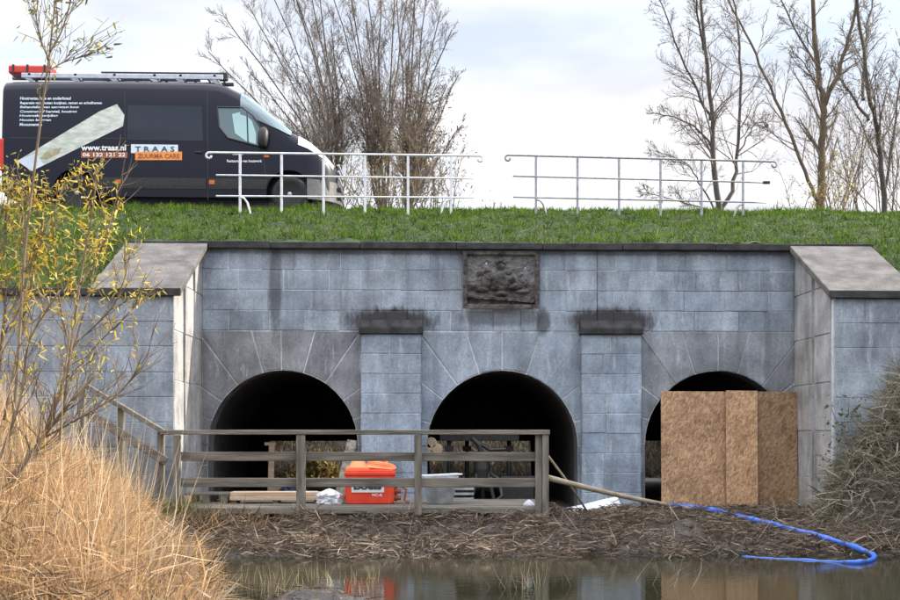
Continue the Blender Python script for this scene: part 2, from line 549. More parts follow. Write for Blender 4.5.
m, N_, L_, P_ = nodes('pond_water')
P_.inputs['Base Color'].default_value = (.020, .020, .012, 1)
P_.inputs['Roughness'].default_value = .03
P_.inputs['IOR'].default_value = 1.33
tc = N_.new('ShaderNodeTexCoord'); mp = N_.new('ShaderNodeMapping'); mp.inputs['Scale'].default_value = (1.2, 3.0, 1)
no = N_.new('ShaderNodeTexNoise'); no.inputs['Scale'].default_value = 3.0; no.inputs['Detail'].default_value = 4
bu = N_.new('ShaderNodeBump'); bu.inputs['Strength'].default_value = .10; bu.inputs['Distance'].default_value = .02
L_.new(tc.outputs['Object'], mp.inputs['Vector']); L_.new(mp.outputs['Vector'], no.inputs['Vector'])
L_.new(no.outputs['Fac'], bu.inputs['Height']); L_.new(bu.outputs['Normal'], P_.inputs['Normal'])
M['water'] = m

# ------------------------------------------------------------------ levels shared by everything
WX0, WX1 = -3.53, 5.33           # inner faces of the two wings
WD = 2.08                        # how far the wings stand forward
LX, RX = -4.63, 6.46             # outer edges of the wing slabs
ZTOP = at(450, 250, 0).z         # underside of the coping
ZF = 0.36                        # floor of the culvert
DECK = 0.49
ROADZ = 5.58
EMB = [(-2.3, 3.30), (-1.8, 3.42), (0.3, 4.30), (1.5, 4.72), (3.2, 5.22), (4.4, 5.49), (5.0, 5.53), (9.3, 5.56), (10.0, 5.45), (12.0, 4.7), (20, 2.0)]


def emb_z(x, y):
    z = float(np.interp(y, [p[0] for p in EMB], [p[1] for p in EMB]))
    if y < 5.0: z += 0.05 * fbm(x * .7, y * .7) + .045 * fbm(x * 2.4, y * 2.4, 3) + .05 * max(0, fbm(x * 5.5, y * 5.5, 8))
    return z


def shore_x(y):
    return -2.9 - .26 * (y + 4.0)


def ground_z(x, y):
    # mud shelf in front of the wall
    z = float(np.interp(y, [-14, -12.5, -6.2, -4.6, -3.9, -2.6, -1.2, 0.2, 11.3, 15, 22, 40], [.05, -.35, -.45, -.12, .04, .30, .34, .34, .32, .4, 2.6, 3.0]))
    # left bank
    lb = float(np.interp(y, [-9, -7, -5, -3], [.5, .66, .62, .47])) * (shore_x(max(y, -12)) - .22 - x) * float(np.interp(y, [-12.0, -9.4], [0, 1]))
    if y < -1.9 and lb > 0:
        k = min(1.0, max(0.0, (-1.9 - y) / .2))
        z = max(z, min(lb, 2.1) + (max(z, 0) * .75)) * k + z * (1 - k)
    # right heap
    if y < -1.95 and y > -9:
        rb = 1.25 * (x - 4.98 - .75 * max(0, -y - 2.9))
        if rb > 0: z = max(z, z + min(rb, 1.9))
    # shoal near the camera
    z += .52 * math.exp(-((x + 1.15) / 1.0) ** 2 - ((y + 8.35) / .55) ** 2)
    if -9 < y < 0:
        z += (.09 * fbm(x * 1.3, y * 1.6) + .08 * fbm(x * 3.6, y * 3.6, 2)) * float(np.interp(y, [-1.4, -.7], [1, .3]))
    return z


def on_ground(px, py, lift=0.0, floor=None):
    """where the sight line through a photo pixel meets the mud (or the water level)"""
    y = -15.0
    p = at(px, py, y)
    while y < .3:
        p = at(px, py, y)
        g = ground_z(p.x, y)
        if floor is not None: g = max(g, floor)
        if p.z - lift <= g: break
        y += .02
    return p


# ------------------------------------------------------------------ setting: ground, water, bank, road
def build_ground():
    xs = np.concatenate([np.array([-900, -300, -120, -60, -35, -22, -16]), np.arange(-12, 12.01, .16), np.array([16, 22, 35, 60, 120, 300, 900])])
    ys = np.concatenate([np.array([-300, -90, -40, -25, -18, -15, -14, -13]), np.arange(-12.4, .7, .14), np.array([1.5, 3, 6, 9, 11.3, 12, 13.5, 15, 17, 19, 22, 28, 40, 80, 200, 500, 1500])])
    mb = MB()
    mb.grid([[(x, y, ground_z(x, y)) for x in xs] for y in ys])
    tag(mb.build('ground', M['mud'], smooth=True, recalc=False), kind='structure')
    mb = MB()
    mb.grid([[(-200, -60, 0), (200, -60, 0)], [(-200, -.5, 0), (200, -.5, 0)]])
    tag(mb.build('water', M['water'], recalc=False), kind='structure')
    # grassy embankment that carries the road over the culvert
    mb = MB()
    xs = sorted(set(list(np.round(np.arange(-14, 14.01, .1), 3)) + [LX, RX, -60, -40, -25, -18, 18, 25, 40, 60]))
    ys = sorted(set(list(np.round(np.arange(-2.0, 5.01, .1), 3)) + [ 6, 7.5, 9.3, 10, 11, 12, 14, 17, 20]))
    idx = {}
    for j, y in enumerate(ys):
        for i, x in enumerate(xs):
            idx[i, j] = mb.add([(x, y, emb_z(x, y))])[0]
    for j in range(len(ys) - 1):
        for i in range(len(xs) - 1):
            xm, ym = (xs[i] + xs[i + 1]) / 2, (ys[j] + ys[j + 1]) / 2
            if LX < xm < RX and (ym < .3 or ym > 12): continue
            mb.face((idx[i, j], idx[i + 1, j], idx[i + 1, j + 1], idx[i, j + 1]))
    tag(mb.build('grass_bank', M['grass_ground'], smooth=True, recalc=False), kind='structure')
    mb = MB()
    mb.grid([[(-60, 5.0, ROADZ), (60, 5.0, ROADZ)], [(-60, 9.0, ROADZ), (60, 9.0, ROADZ)]])
    tag(mb.build('road', M['road'], recalc=False), kind='structure')


build_ground()


# ------------------------------------------------------------------ the stone culvert bridge
def clip_half(poly, f):
    """keep the part of a 2-D polygon where f(u, v) >= 0 (f affine)"""
    out = []
    for k in range(len(poly)):
        a, b = poly[k], poly[(k + 1) % len(poly)]
        fa, fb = f(*a), f(*b)
        if fa >= 0: out.append(a)
        if (fa >= 0) != (fb >= 0):
            t = fa / (fa - fb)
            out.append((a[0] + (b[0] - a[0]) * t, a[1] + (b[1] - a[1]) * t))
    return out


def inset(poly, d):
    n = len(poly)
    area = sum(poly[k][0] * poly[(k + 1) % n][1] - poly[(k + 1) % n][0] * poly[k][1] for k in range(n))
    sg = 1 if area > 0 else -1
    out = []
    for k in range(n):
        p0, p1, p2 = Vector(poly[k - 1]), Vector(poly[k]), Vector(poly[(k + 1) % n])
        e1, e2 = p1 - p0, p2 - p1
        if e1.length < 1e-6 or e2.length < 1e-6:
            out.append(poly[k]); continue
        e1.normalize(); e2.normalize()
        n1, n2 = Vector((-e1.y, e1.x)) * sg, Vector((-e2.y, e2.x)) * sg
        b = n1 + n2
        if b.length < .2: b = n1
        b.normalize()
        t = d / max(.35, b.dot(n1))
        q = p1 + b * t
        out.append((q.x, q.y))
    return out


def stone(mb, poly, mp, col, joint=.011, rnd=RND):
    """one dressed block: worn front face, chamfer, sides running back into the wall"""
    if len(poly) < 3: return
    us, vs = [p[0] for p in poly], [p[1] for p in poly]
    if max(us) - min(us) < .03 or max(vs) - min(vs) < .03: return
    o1 = inset(poly, joint / 2 * rnd.choice((.35, .6, .9, 1.2, 1.5)))
    o2 = inset(o1, .005)
    j = rnd.uniform(-.002, .008)
    mb.col = col
    a = mb.add([mp(u, v, -.03) for u, v in o1])
    b = mb.add([mp(u, v, -.006 + j) for u, v in o1])
    c = mb.add([mp(u + rnd.uniform(-.004, .004), v + rnd.uniform(-.004, .004), j + rnd.uniform(-.002, .003)) for u, v in o2])
    n = len(poly)
    for k in range(n):
        mb.face((a[k], a[(k + 1) % n], b[(k + 1) % n], b[k]))
        mb.face((b[k], b[(k + 1) % n], c[(k + 1) % n], c[k]))
    mb.face(c)


MORTAR = (.56, .59, .62)


def tint(base, rnd=RND, s=.13):
    k = 1 + rnd.uniform(-s, s) * 1.1
    w = rnd.uniform(-.02, .02)
    return (base[0] * k * (1 + w), base[1] * k, base[2] * k * (1 - w))


def courses(mb, u0, u1, v0, v1, mp, base, h=.30, lens=(.42, .75), keep=(), skip=None, jointless=False, s=.18):
    """coursed ashlar between u0..u1, v0..v1 (top course first, laid down from v1)"""
    v, row = v1, 0
    while v > v0 + .02:
        vb = max(v0, v - h)
        spans = [(u0, u1)]
        if skip and not (vb >= skip[3] - .02 or v <= skip[2] + .02):
            spans = [(u0, skip[0]), (skip[1], u1)]
        for a, b in spans:
            u = a
            first = True
            while u < b - 1e-4:
                L = RND.uniform(*lens) * (RND.uniform(.5, 1) if first else 1)
                first = False
                e = u + L
                if b - e < .2: e = b
                poly = [(u, vb), (e, vb), (e, v), (u, v)]
                for f in keep: poly = clip_half(poly, f) if len(poly) > 2 else poly
                stone(mb, poly, mp, tint(base, s=s))
                u = e
        v = vb
        row += 1


def front_map(y):
    return lambda u, v, d: (u, y - d, v)


STONE_BASE = (.272, .318, .378)
_ox, _oz = (LX + RX) / 2, ZF


def _st(px, py, hw, hh, s_):
    p = at(px, py, 0)
    return (p.x - _ox, p.z - _oz, hw, hh, s_)


M['stone_wall'] = stone_mat('blue_grey_stone_stained', [_st(391, 321, .64, .19, .96), _st(611, 321, .64, .19, .96), _st(275, 285, .09, .75, .6), _st(500, 318, .62, .12, .55), _st(543, 322, .10, .2, .7), _st(500, 252, 6.0, .05, .5)])  # last entry darkens a long band just below the coping
bridge = thing('stone_bridge', 'grey stone culvert bridge with three round arches and two wing walls', 'bridge', ((LX + RX) / 2, 0, ZF))

ARCH = [(at(283, 0, 0).x, 1.105, WX0, at(361, 0, 0).x), (at(502.5, 0, 0).x, 1.125, at(421, 0, 0).x, at(582, 0, 0).x), (4.17, 1.10, at(641, 0, 0).x, WX1)]
ZROW = at(450, 331, 0).z
ZCROWN = at(450, 370.5, 0).z
PAN = (at(463, 0, 0).x, at(539, 0, 0).x, at(500, 309, 0).z, at(500, 251.5, 0).z)


def build_front():
    mb = MB()
    mp = front_map(0.0)
    hrow = (ZTOP - ZROW) / 4
    crack = at(597, 0, 0).x
    courses(mb, WX0, crack, ZROW, ZTOP, mp, STONE_BASE, hrow, (.3, .72), skip=(PAN[0], PAN[1], PAN[2], PAN[3]))
    courses(mb, crack + .004, WX1, ZROW, ZTOP, mp, STONE_BASE, hrow, (.3, .72))
    bases = [(.232, .242, .262), (.27, .318, .382), (.232, .248, .275)]
    for (cx, r, xl, xr), base in zip(ARCH, bases):
        cz = ZCROWN - r

        def hit(t):
            c, s = math.cos(t), math.sin(t)
            k = 1e9
            if c > 1e-6: k = min(k, (xr - cx) / c)
            if c < -1e-6: k = min(k, (xl - cx) / c)
            if s > 1e-6: k = min(k, (ZROW - cz) / s)
            return (cx + c * k, cz + s * k)
        js = [0, 19, 37, 54, 73, 90, 107, 126, 143, 161, 180]
        js = [math.radians(j + (RND.uniform(-2, 2) if 0 < j < 180 else 0)) for j in js]
        cor = [math.atan2(ZROW - cz, xr - cx), math.atan2(ZROW - cz, xl - cx)]
        for t0, t1 in zip(js, js[1:]):
            inner = [(cx + r * math.cos(t0 + (t1 - t0) * k / 5), cz + r * math.sin(t0 + (t1 - t0) * k / 5)) for k in range(6)]
            outer = [hit(t0)] + [(xr if q == cor[0] else xl, ZROW) for q in cor if t0 < q < t1] + [hit(t1)]
            stone(mb, outer + inner[::-1], mp, tint(base, s=.12), .019)
        # jambs below the springing
        for a, b in ((xl, cx - r), (cx + r, xr)):
            if b - a > .035: courses(mb, a, b, ZF - .3, cz, mp, base, .3, (1, 1))
        # soffit and reveal of the arch ring, dressed stone half a metre deep
        z0 = ZF - .3
        prof = [(cx - r, z0), (cx - r, z0 + .5), (cx - r, cz)] + [(cx + r * math.cos(math.pi - math.pi * k / 24), cz + r * math.sin(math.pi - math.pi * k / 24)) for k in range(1, 24)] + [(cx + r, cz), (cx + r, z0 + .5), (cx + r, z0)]
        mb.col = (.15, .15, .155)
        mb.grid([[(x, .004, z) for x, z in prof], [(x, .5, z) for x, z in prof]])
        # mortar bed behind the stones of this bay
        mb.col = MORTAR
        pts = [(cx + r * math.cos(math.pi * k / 24), cz + r * math.sin(math.pi * k / 24)) for k in range(25)]
        for (xa, za), (xb, zb) in zip(pts, pts[1:]):
            mb.poly([(xa, .008, za), (xb, .008, zb), (xb, .008, ZROW), (xa, .008, ZROW)])
        for a, b in ((xl, cx - r), (cx + r, xr)):
            mb.poly([(a, .008, z0), (b, .008, z0), (b, .008, ZROW), (a, .008, ZROW)])
    mb.col = MORTAR
    mb.poly([(WX0, .008, ZROW), (crack - .002, .008, ZROW), (crack - .002, .008, ZTOP), (WX0, .008, ZTOP)])
    mb.poly([(crack + .006, .008, ZROW), (WX1, .008, ZROW), (WX1, .008, ZTOP), (crack + .006, .008, ZTOP)])
    mb.col = (.03, .03, .032)
    mb.poly([(crack - .03, .03, ZROW), (crack + .04, .03, ZROW), (crack + .04, .03, ZTOP), (crack - .03, .03, ZTOP)])
    mb.build('front_wall', M['stone_wall'], bridge)
    # coping along the top
    mb = MB()
    z0, z1 = ZTOP, ZTOP + .105
    x = at(124, 0, -.1).x
    xe = at(874, 0, -.1).x
    while x < xe - .05:
        e = min(xe, x + RND.uniform(1.0, 1.5))
        mb.box(x + .004, e - .004, -.11 + RND.uniform(-.006, .006), .42, z0 + RND.uniform(-.004, .004), z1 + RND.uniform(-.008, .006))
        x = e
    mb.build('coping', M['cap'], bridge, bevel=.012)


build_front()

for k, (pa, pb) in enumerate(((361, 421), (582, 641))):
    mb = MB()
    x0, x1 = at(pa, 0, -.2).x, at(pb, 0, -.2).x
    yf = -.22
    ztop = at(390, 334, yf).z
    courses(mb, x0, x1, ZF - .35, ztop, front_map(yf), (.28, .338, .41), .293, (.4, .52), s=.07)
    for xs_, sg in ((x0, -1), (x1, 1)):
        courses(mb, yf, 0.0, ZF - .35, ztop, (lambda u, v, d, X=xs_, s_=sg: (X + s_ * d, u, v)), (.262, .315, .38), .293, (.5, .5))
    mb.col = MORTAR
    mb.box(x0 + .008, x1 - .008, yf + .008, .003, ZF - .35, ztop - .004)
    p = mb.build('pilaster', M['stone'], bridge)
    mb = MB()
    mb.box(x0 - .03, x1 + .03, yf - .05, .0, ztop, ztop + .095)
    zt = at(390, 320, 0).z
    mb.prism([(x0 - .02, yf - .03, ztop + .097), (x0 - .02, -.004, ztop + .097), (x0 - .02, -.004, zt), (x0 - .02, -.05, zt)], (x1 - x0 + .04, 0, 0))
    mb.build('pilaster_cap', M['stain'], p, bevel=.015)


def build_relief():
    x0, x1, z0, z1 = PAN
    nx, nz = 90, 68
    blobs = []                                # (u, v, ru, rv, height)
    blobs += [(.5, .47, .13, .17, .055), (.5, .74, .055, .06, .05), (.455, .80, .022, .035, .04), (.5, .82, .02, .035, .04), (.545, .80, .022, .035, .04)]
    blobs += [(.36, .56, .09, .09, .045), (.33, .66, .05, .05, .04), (.30, .45, .07, .10, .035), (.25, .33, .09, .05, .035), (.42, .36, .07, .05, .03)]
    blobs += [(.62, .52, .08, .08, .045), (.60, .62, .05, .05, .035), (.68, .38, .10, .06, .04), (.78, .30, .09, .04, .035), (.22, .62, .05, .05, .03), (.24, .52, .04, .05, .02)]
    blobs += [(.78, .55, .05, .09, .02), (.83, .48, .03, .10, .018), (.50, .27, .10, .05, .035), (.55, .40, .04, .03, .03), (.46, .52, .03, .04, .03), (.16, .38, .06, .07, .02)]
    rows = []
    for j in range(nz + 1):
        v = j / nz
        row = []
        for i in range(nx + 1):
            u = i / nx
            h = 0.0
            e = min(u, 1 - u) * 1.14 / .85
            ev = min(v, 1 - v)
            if min(e, ev) < .085: h = .035 if min(e, ev) < .07 else .02
            else:
                for bu_, bv_, ru, rv, hh in blobs:
                    q = ((u - bu_) / ru) ** 2 + ((v - bv_) / rv) ** 2
                    if q < 1: h = max(h, hh * math.sqrt(1 - q))
                if v < .24 and abs(v - .20 + .10 * (u - .2)) < .03: h = max(h, .03)
                h += .008 * fbm(u * 16, v * 12, 7)
            h += .006 * fbm(u * 22, v * 16, 1)
            row.append((x0 + u * (x1 - x0), -.004 - h * 1.7, z0 + v * (z1 - z0)))
        rows.append(row)
    mb = MB()
    ids = [mb.add(r) for r in rows]
    for j in range(nz):
        for i in range(nx):
            hh = -(rows[j][i][1] + rows[j + 1][i + 1][1]) / 2
            mb.cur = 1 if (hh < .030 and j > nz * .42) else 0
            mb.face((ids[j][i], ids[j][i + 1], ids[j + 1][i + 1], ids[j + 1][i]))
    mb.cur = 0
    mb.box(x0, x1, .03, .06, z0, z1)
    o = mb.build('carved_panel', [M['relief'], M['relief_ground']], bridge)
    o['label'] = 'worn brown carved panel with a coat of arms'


build_relief()


def build_tunnel():
    for cx, r, xl, xr in ARCH:
        cz = ZCROWN - r
        z0 = ZF - .3
        rr = r + .0
        prof = [(cx - rr, z0), (cx - rr, cz)] + [(cx + rr * math.cos(math.pi - math.pi * k / 24), cz + rr * math.sin(math.pi - math.pi * k / 24)) for k in range(1, 24)] + [(cx + rr, cz), (cx + rr, z0)]
        mb = MB()
        mb.grid([[(x, y, z) for x, z in prof] for y in (.5, 1.5, 2.5, 4.0)])
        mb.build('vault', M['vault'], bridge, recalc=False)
    # chamber behind the vaults with a low far wall
    mb = MB()
    zc = ZCROWN + .15
    mb.box(LX, RX, 4.0, 11.0, zc, zc + .2)
    mb.box(LX, LX + .2, 4.0, 11.0, ZF - .3, zc)
    mb.box(RX - .2, RX, 4.0, 11.0, ZF - .3, zc)
    # wall between the vault mouths, seen from inside
    for a, b in ((LX, ARCH[0][0] - 1.1), (ARCH[0][0] + 1.1, ARCH[1][0] - 1.12), (ARCH[1][0] + 1.12, ARCH[2][0] - 1.1), (ARCH[2][0] + 1.1, RX)):
        mb.box(a, b, .55, 4.0, ZF - .3, zc)
    for cx, r, xl, xr in ARCH:
        n = 12
        cz = ZCROWN - r
        for k in range(n):
            a0, a1 = math.pi * k / n, math.pi * (k + 1) / n
            mb.poly([(cx + r * math.cos(a0), 3.99, cz + r * math.sin(a0)), (cx + r * math.cos(a1), 3.99, cz + r * math.sin(a1)), (cx + r * math.cos(a1), 3.99, zc), (cx + r * math.cos(a0), 3.99, zc)])
    mb.box(LX, RX, .3, 4.0, zc, zc + .2)
    zl = at(450, 441, 11).z
    ops = [(at(268, 0, 11).x, at(366, 0, 11).x), (at(421, 0, 11).x, at(531, 0, 11).x), (at(636, 0, 11).x, at(720, 0, 11).x)]
    mb.box(LX, RX, 11.0, 11.4, zl, 4.8)
    e = LX
    for a, b in ops:
        mb.box(e, a, 11.002, 11.398, ZF - .3, zl); e = b
    mb.box(e, RX, 11.002, 11.398, ZF - .3, zl)
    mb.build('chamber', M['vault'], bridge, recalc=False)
    # sill stone below the middle and right arch
    mb = MB()
    p0, p1 = at(556, 0, -.75), at(642, 0, -.75)
    mb.box(p0.x, p1.x, -.9, -.24, .12, .355)
    mb.build('sill_stone', M['cap'], bridge, bevel=.015)


build_tunnel()


def build_wing(side):
    xi, xo = (WX0, LX) if side < 0 else (WX1, RX)
    far = -15.0 if side < 0 else 15.0
    zfr = at(140, 296, -WD).z              # front top of masonry
    zbk = ZTOP - .02
    base = (.27, .312, .365)
    mb = MB()
    a, b = min(xi, far), max(xi, far)
    courses(mb, a, b, -.2, zfr, front_map(-WD), base, .335, (.7, 1.25), s=.08)
    mb.col = MORTAR
    mb.box(a + (.0 if side < 0 else .01), b - (.01 if side < 0 else 0), -WD + .008, -WD + .55, -.3, zfr - .003)
    # inner face with stop-log slots
    slots = (-1.36, -.62) if side < 0 else (-1.94, -1.02)
    def slope(u): return zbk + (zfr - zbk) * (-u / WD)
    edges = [-WD + .012]
    for s_ in slots: edges += [s_ - .075, s_ + .075]
    edges += [0.0]
    sg = 1 if side < 0 else -1
    mpx = lambda u, v, d: (xi + sg * d, u, v)
    keep = [lambda u, v: slope(u) - v]
    for u0, u1 in zip(edges[::2], edges[1::2]):
        if u1 - u0 < .03: continue
        courses(mb, u0, u1, -.2, zbk, mpx, (.36, .355, .35), .67, (1.2, 1.6), keep=keep, s=.06)  # lighter than the front: sunlight on the inner face put into the stone
        mb.col = MORTAR if u1 - u0 > .3 else (.3, .3, .3)
        x0, x1 = sorted((xi - sg * .012, xi - sg * .12))
        q = [(x0, u0 + .004, -.25), (x0, u1 - .004, -.25), (x0, u1 - .004, slope(u1) - .01), (x0, u0 + .004, slope(u0) - .01)]
        mb.prism(q, (x1 - x0, 0, 0))
    mb.col = (.05, .05, .052)
    x0, x1 = sorted((xi - sg * .10, xi - sg * .6))
    mb.prism([(x0, -WD + .02, -.25), (x0, 0.05, -.25), (x0, .05, zbk - .05), (x0, -WD + .02, zfr - .05)], (x1 - x0, 0, 0))
    w = mb.build('wing_wall', M['stone'], bridge)
    # sloping slab on the return and flat coping along the front
    mb = MB()
    x0, x1 = sorted((xo, xi + sg * .10))
    th = .10
    za, zb = zfr, ZTOP - .03
    yf = -WD - .07
    mb.prism([(x0, yf, za), (x0, -.115, zb), (x0, -.115, zb + th), (x0, yf, za + th)], (x1 - x0, 0, 0))
    mb.build('sloping_slab', M['slab'], w, bevel=.012)
    mb = MB()
    e = xo
    while abs(e - far) > .3:
        n_ = e + math.copysign(RND.uniform(1.0, 1.4), far - e)
        if abs(n_ - far) < .5: n_ = far
        a, b = sorted((e, n_))
        mb.box(a + .004, b - .004, yf, -WD + .55, zfr + .002, zfr + th + RND.uniform(-.006, .004))
        e = n_
    mb.box(*sorted((xo, xi + sg * .102)), yf - .004, yf + .02, zfr - .004, zfr + th + .003)
    mb.build('wing_coping', M['cap'], w, bevel=.012)


build_wing(-1)
build_wing(1)


# ------------------------------------------------------------------ van on the road
VN, VC, VH = 5.2, 6.235, 1.035        # near side, middle, half width
XR = at(2.5, 140, VN + .1).x


def build_van():
    root = thing('delivery_van', 'dark blue panel van with roof rack parked on the road above the arches', 'van', ((XR + -1.9) / 2, VC, ROADZ))
    tops = [(4, 88, VN + .3), (8, 82.5, VN + .3), (60, 81.5, VN + .3), (120, 81.5, VN + .3), (205, 83, VN + .3), (220, 84.5, VN + .3), (228, 87.5, VN + .35), (238, 93, VN + .4), (248, 99, VN + .5), (262, 110, VN + .6), (280, 125.5, VN + .7), (296, 139.5, VN + .8), (303, 143.5, VC - .2), (312, 149.5, VC), (322, 157.5, VC), (330, 164.5, VC), (335.5, 171, VC), (338.5, 179, VC), (340.5, 190, VC)]
    P = [at(*t) for t in tops]
    sx = np.array([p.x for p in P]); sz = np.array([p.z for p in P])
    xf = sx[-1]
    # half width along the body (plan taper of the nose)
    wx = [XR, XR + .05, XR + .15, xf - 1.1, xf - .75, xf - .5, xf - .3, xf - .16, xf - .06, xf]
    ww = [VH - .05, VH - .02, VH, VH, VH - .03, VH - .09, VH - .19, VH - .32, VH - .48, VH - .62]
    bxs = [XR, XR + .1, xf - .5, xf - .1, xf]
    bzs = [.36, .27, .24, .25, .32]
    w = lambda x: float(np.interp(x, wx, ww))
    top = lambda x: float(np.interp(x, sx, sz))
    bot = lambda x: ROADZ + float(np.interp(x, bxs, bzs))
    lat = lambda z: float(np.interp(z - ROADZ, [0, .3, .5, .8, 1.2, 1.6, 2.0, 2.3, 2.6], [.955, .98, .995, 1.0, .995, .975, .945, .915, .88]))

    def section(x):
        zb, zt, ww_ = bot(x), top(x), w(x)
        zs = zt - .20
        pts = [(-.8, zb)]
        for k in range(9):
            z = zb + .02 + (zs - zb - .02) * k / 8
            pts.append((-lat(z), z))
        l = lat(zs)
        pts += [(-l * .985, zt - .12), (-l * .94, zt - .055), (-l * .86, zt - .015), (-l * .6, zt + .01), (-l * .3, zt + .025)]
        half = [(a * ww_, z) for a, z in pts]
        return half + [(0.0, zt + .03)] + [(-a, z) for a, z in half[::-1]]
    xs = sorted(set([round(XR + .0, 4), XR + .03, XR + .08] + list(np.arange(XR + .2, xf - 1.2, .25)) + list(np.arange(xf - 1.2, xf - .2, .08)) + list(np.arange(xf - .2, xf, .035)) + [float(v) for v in sx[1:-1]] + [xf]))
    mb = MB()
    rings = [mb.add([(x, VC + a, z) for a, z in section(x)]) for x in xs]
    n = len(rings[0])
    for a, b in zip(rings, rings[1:]):
        for j in range(n):
            mb.face((a[j], a[(j + 1) % n], b[(j + 1) % n], b[j]))
    mb.face(rings[0]); mb.face(rings[-1][::-1])
    body = mb.build('body', M['paint'], root, smooth=True)
    # wheel wells cut out of the shell
    wheels = [(at(77.5, 0, VN + .1).x, 'rear'), (at(290, 0, VN + .1).x, 'front')]
    ct = MB()
    for x, _ in wheels:
        for y0, y1 in ((VN - .3, VN + .38), (VC + VH - .38, VC + VH + .3)):
            ct.lathe((x, y0, ROADZ + .36), (0, 1, 0), [(.43, 0), (.43, y1 - y0)], 32)
    cut = ct.build('wheel_well_cut', M['black'], root)
    bo = body.modifiers.new('wells', 'BOOLEAN'); bo.object = cut; bo.operation = 'DIFFERENCE'; bo.solver = 'EXACT'
    dg = bpy.context.evaluated_depsgraph_get()
    nm = bpy.data.meshes.new_from_object(body.evaluated_get(dg))
    body.modifiers.clear(); body.data = nm
    nm.set_sharp_from_angle(angle=math.radians(32))
    bpy.data.objects.remove(cut)

    def sy(x, z): return VC - w(x) * lat(z)

    def on_side(px, py, off):
        p = at(px, py, VN)
        for _ in range(3):
            p = at(px, py, sy(p.x, p.z) - off)
        return p

    def decal(mb, poly, off=.010, cuts=6):
        """polygon in photo pixels laid on the near side, following its curve"""
        ys = [p[1] for p in poly]
        y0, y1 = min(ys), max(ys)
        st = max(2.0, (y1 - y0) / cuts)
        xs0, xs1 = min(p[0] for p in poly), max(p[0] for p in poly)
        nx = max(1, int((xs1 - xs0) / 14))
        y = y0
        while y < y1 - 1e-6:
            b = min(y1, y + st)
            for k in range(nx):
                xa, xb = xs0 + (xs1 - xs0) * k / nx, xs0 + (xs1 - xs0) * (k + 1) / nx
                q = poly
                for f in (lambda u, v: v - y, lambda u, v: b - v, lambda u, v: u - xa, lambda u, v: xb - u):
                    q = clip_half(q, f) if len(q) > 2 else q
                if len(q) > 2: mb.poly([on_side(u, v, off) for u, v in q])
            y = b

    def text(s, x0, x1, y0, y1, off=.014, shear=0.0, bold=.02):
        cu = bpy.data.curves.new('lettering', 'FONT'); cu.body = s; cu.shear = shear; cu.offset = bold; cu.resolution_u = 2
        ob = bpy.data.objects.new('lettering', cu); COL.objects.link(ob)
        me = bpy.data.meshes.new_from_object(ob.evaluated_get(bpy.context.evaluated_depsgraph_get()))
        bpy.data.objects.remove(ob)
        co = np.array([v.co[:2] for v in me.vertices]); fs = [tuple(p.vertices) for p in me.polygons]
        lo, hi = co.min(0), co.max(0)
        q = MB()
        q.add([on_side(x0 + (c[0] - lo[0]) / (hi[0] - lo[0]) * (x1 - x0), y1 - (c[1] - lo[1]) / (hi[1] - lo[1]) * (y1 - y0), off) for c in co])
        for f in fs: q.face(f)
        return q

    def side(name, material, poly, off=.010, parent=root, label=None):
        q = MB(); decal(q, poly, off)
        o = q.build(name, material, parent, recalc=False)
        if label: o['label'] = label
        return o

    # glazing and seams
    side('side_window', M['glass'], [(128, 105), (202, 106), (203, 141), (127, 140)], .008)
    dw = side('cab_window', M['screen'], [(217, 107), (242, 107.5), (253, 116), (261, 128), (262, 147), (228, 138), (219, 127)], .010)
    q = MB(); decal(q, [(232, 114), (243, 111), (252, 121), (256, 133), (256, 144), (246, 141), (235, 133)], .013)
    q.build('daylight_patch', M['painted_daylight'], dw, recalc=False)  # pale mirror patch stands in for daylight through the far cab window
    q = MB()
    pw = [on_side(*p, .014) for p in ((217, 107), (242, 107.5), (253, 116), (261, 128), (262, 147), (228, 138), (219, 127))]
    q.tube(pw + [pw[0]], .016, 6); q.tube([on_side(247, 112, .015), on_side(248, 143, .015)], .013, 5)
    q.build('window_rubber', M['black'], dw)
    for poly in ([(207.0, 88), (207.9, 88), (208.4, 200), (207.5, 200)], [(124.6, 88), (125.3, 88), (125.5, 198), (124.8, 198)], [(262.3, 148), (263.3, 148), (266, 176), (265, 176)], [(10, 137.2), (207, 138.6), (207, 139.4), (10, 138.2)]):
        side('panel_seam', M['black'], poly, .006)
    side('side_moulding', M['black'], [(97, 177), (206, 178), (206, 189), (99, 188)], .012)
    side('side_moulding', M['black'], [(209, 178), (268, 179), (266, 189), (209, 189)], .012)
    for p in ((118, 181.5), (211.5, 182)):
        side('marker_lamp', M['amber'], [(p[0] - 2.5, p[1] - 2), (p[0] + 3, p[1] - 2), (p[0] + 3, p[1] + 2), (p[0] - 2.5, p[1] + 2)], .016)
    side('indicator_lamp', M['amber'], [(264, 155), (269, 155.3), (269, 157.3), (264, 157)], .014)
    h1 = MB(); h1.bar(on_side(212, 152, .02), on_side(219, 152.3, .02), .03, .03); h1.build('door_handle', M['black'], root, bevel=.006)
    h1 = MB(); h1.bar(on_side(195, 152, .02), on_side(202, 152.2, .02), .03, .03); h1.build('door_handle', M['black'], root, bevel=.006)
    # livery
    bm_ = side('beam_picture', M['beam_print'], [(17, 161), (32, 171), (123, 126), (124.5, 115), (117, 104), (100, 111)], .008)
    side('beam_hollow', M['beam_dark'], [(40, 158), (47, 151), (62, 147), (58, 154), (46, 159)], .012, bm_)
    side('beam_edge', M['paleblue'], [(17, 161), (32, 171), (44, 165), (36, 153)], .012, bm_)
    q = MB(); decal(q, [(131, 144.2), (178, 144.7), (178, 152.5), (131, 153)], .008); q.build('name_panel', M['paleblue'], root, recalc=False)
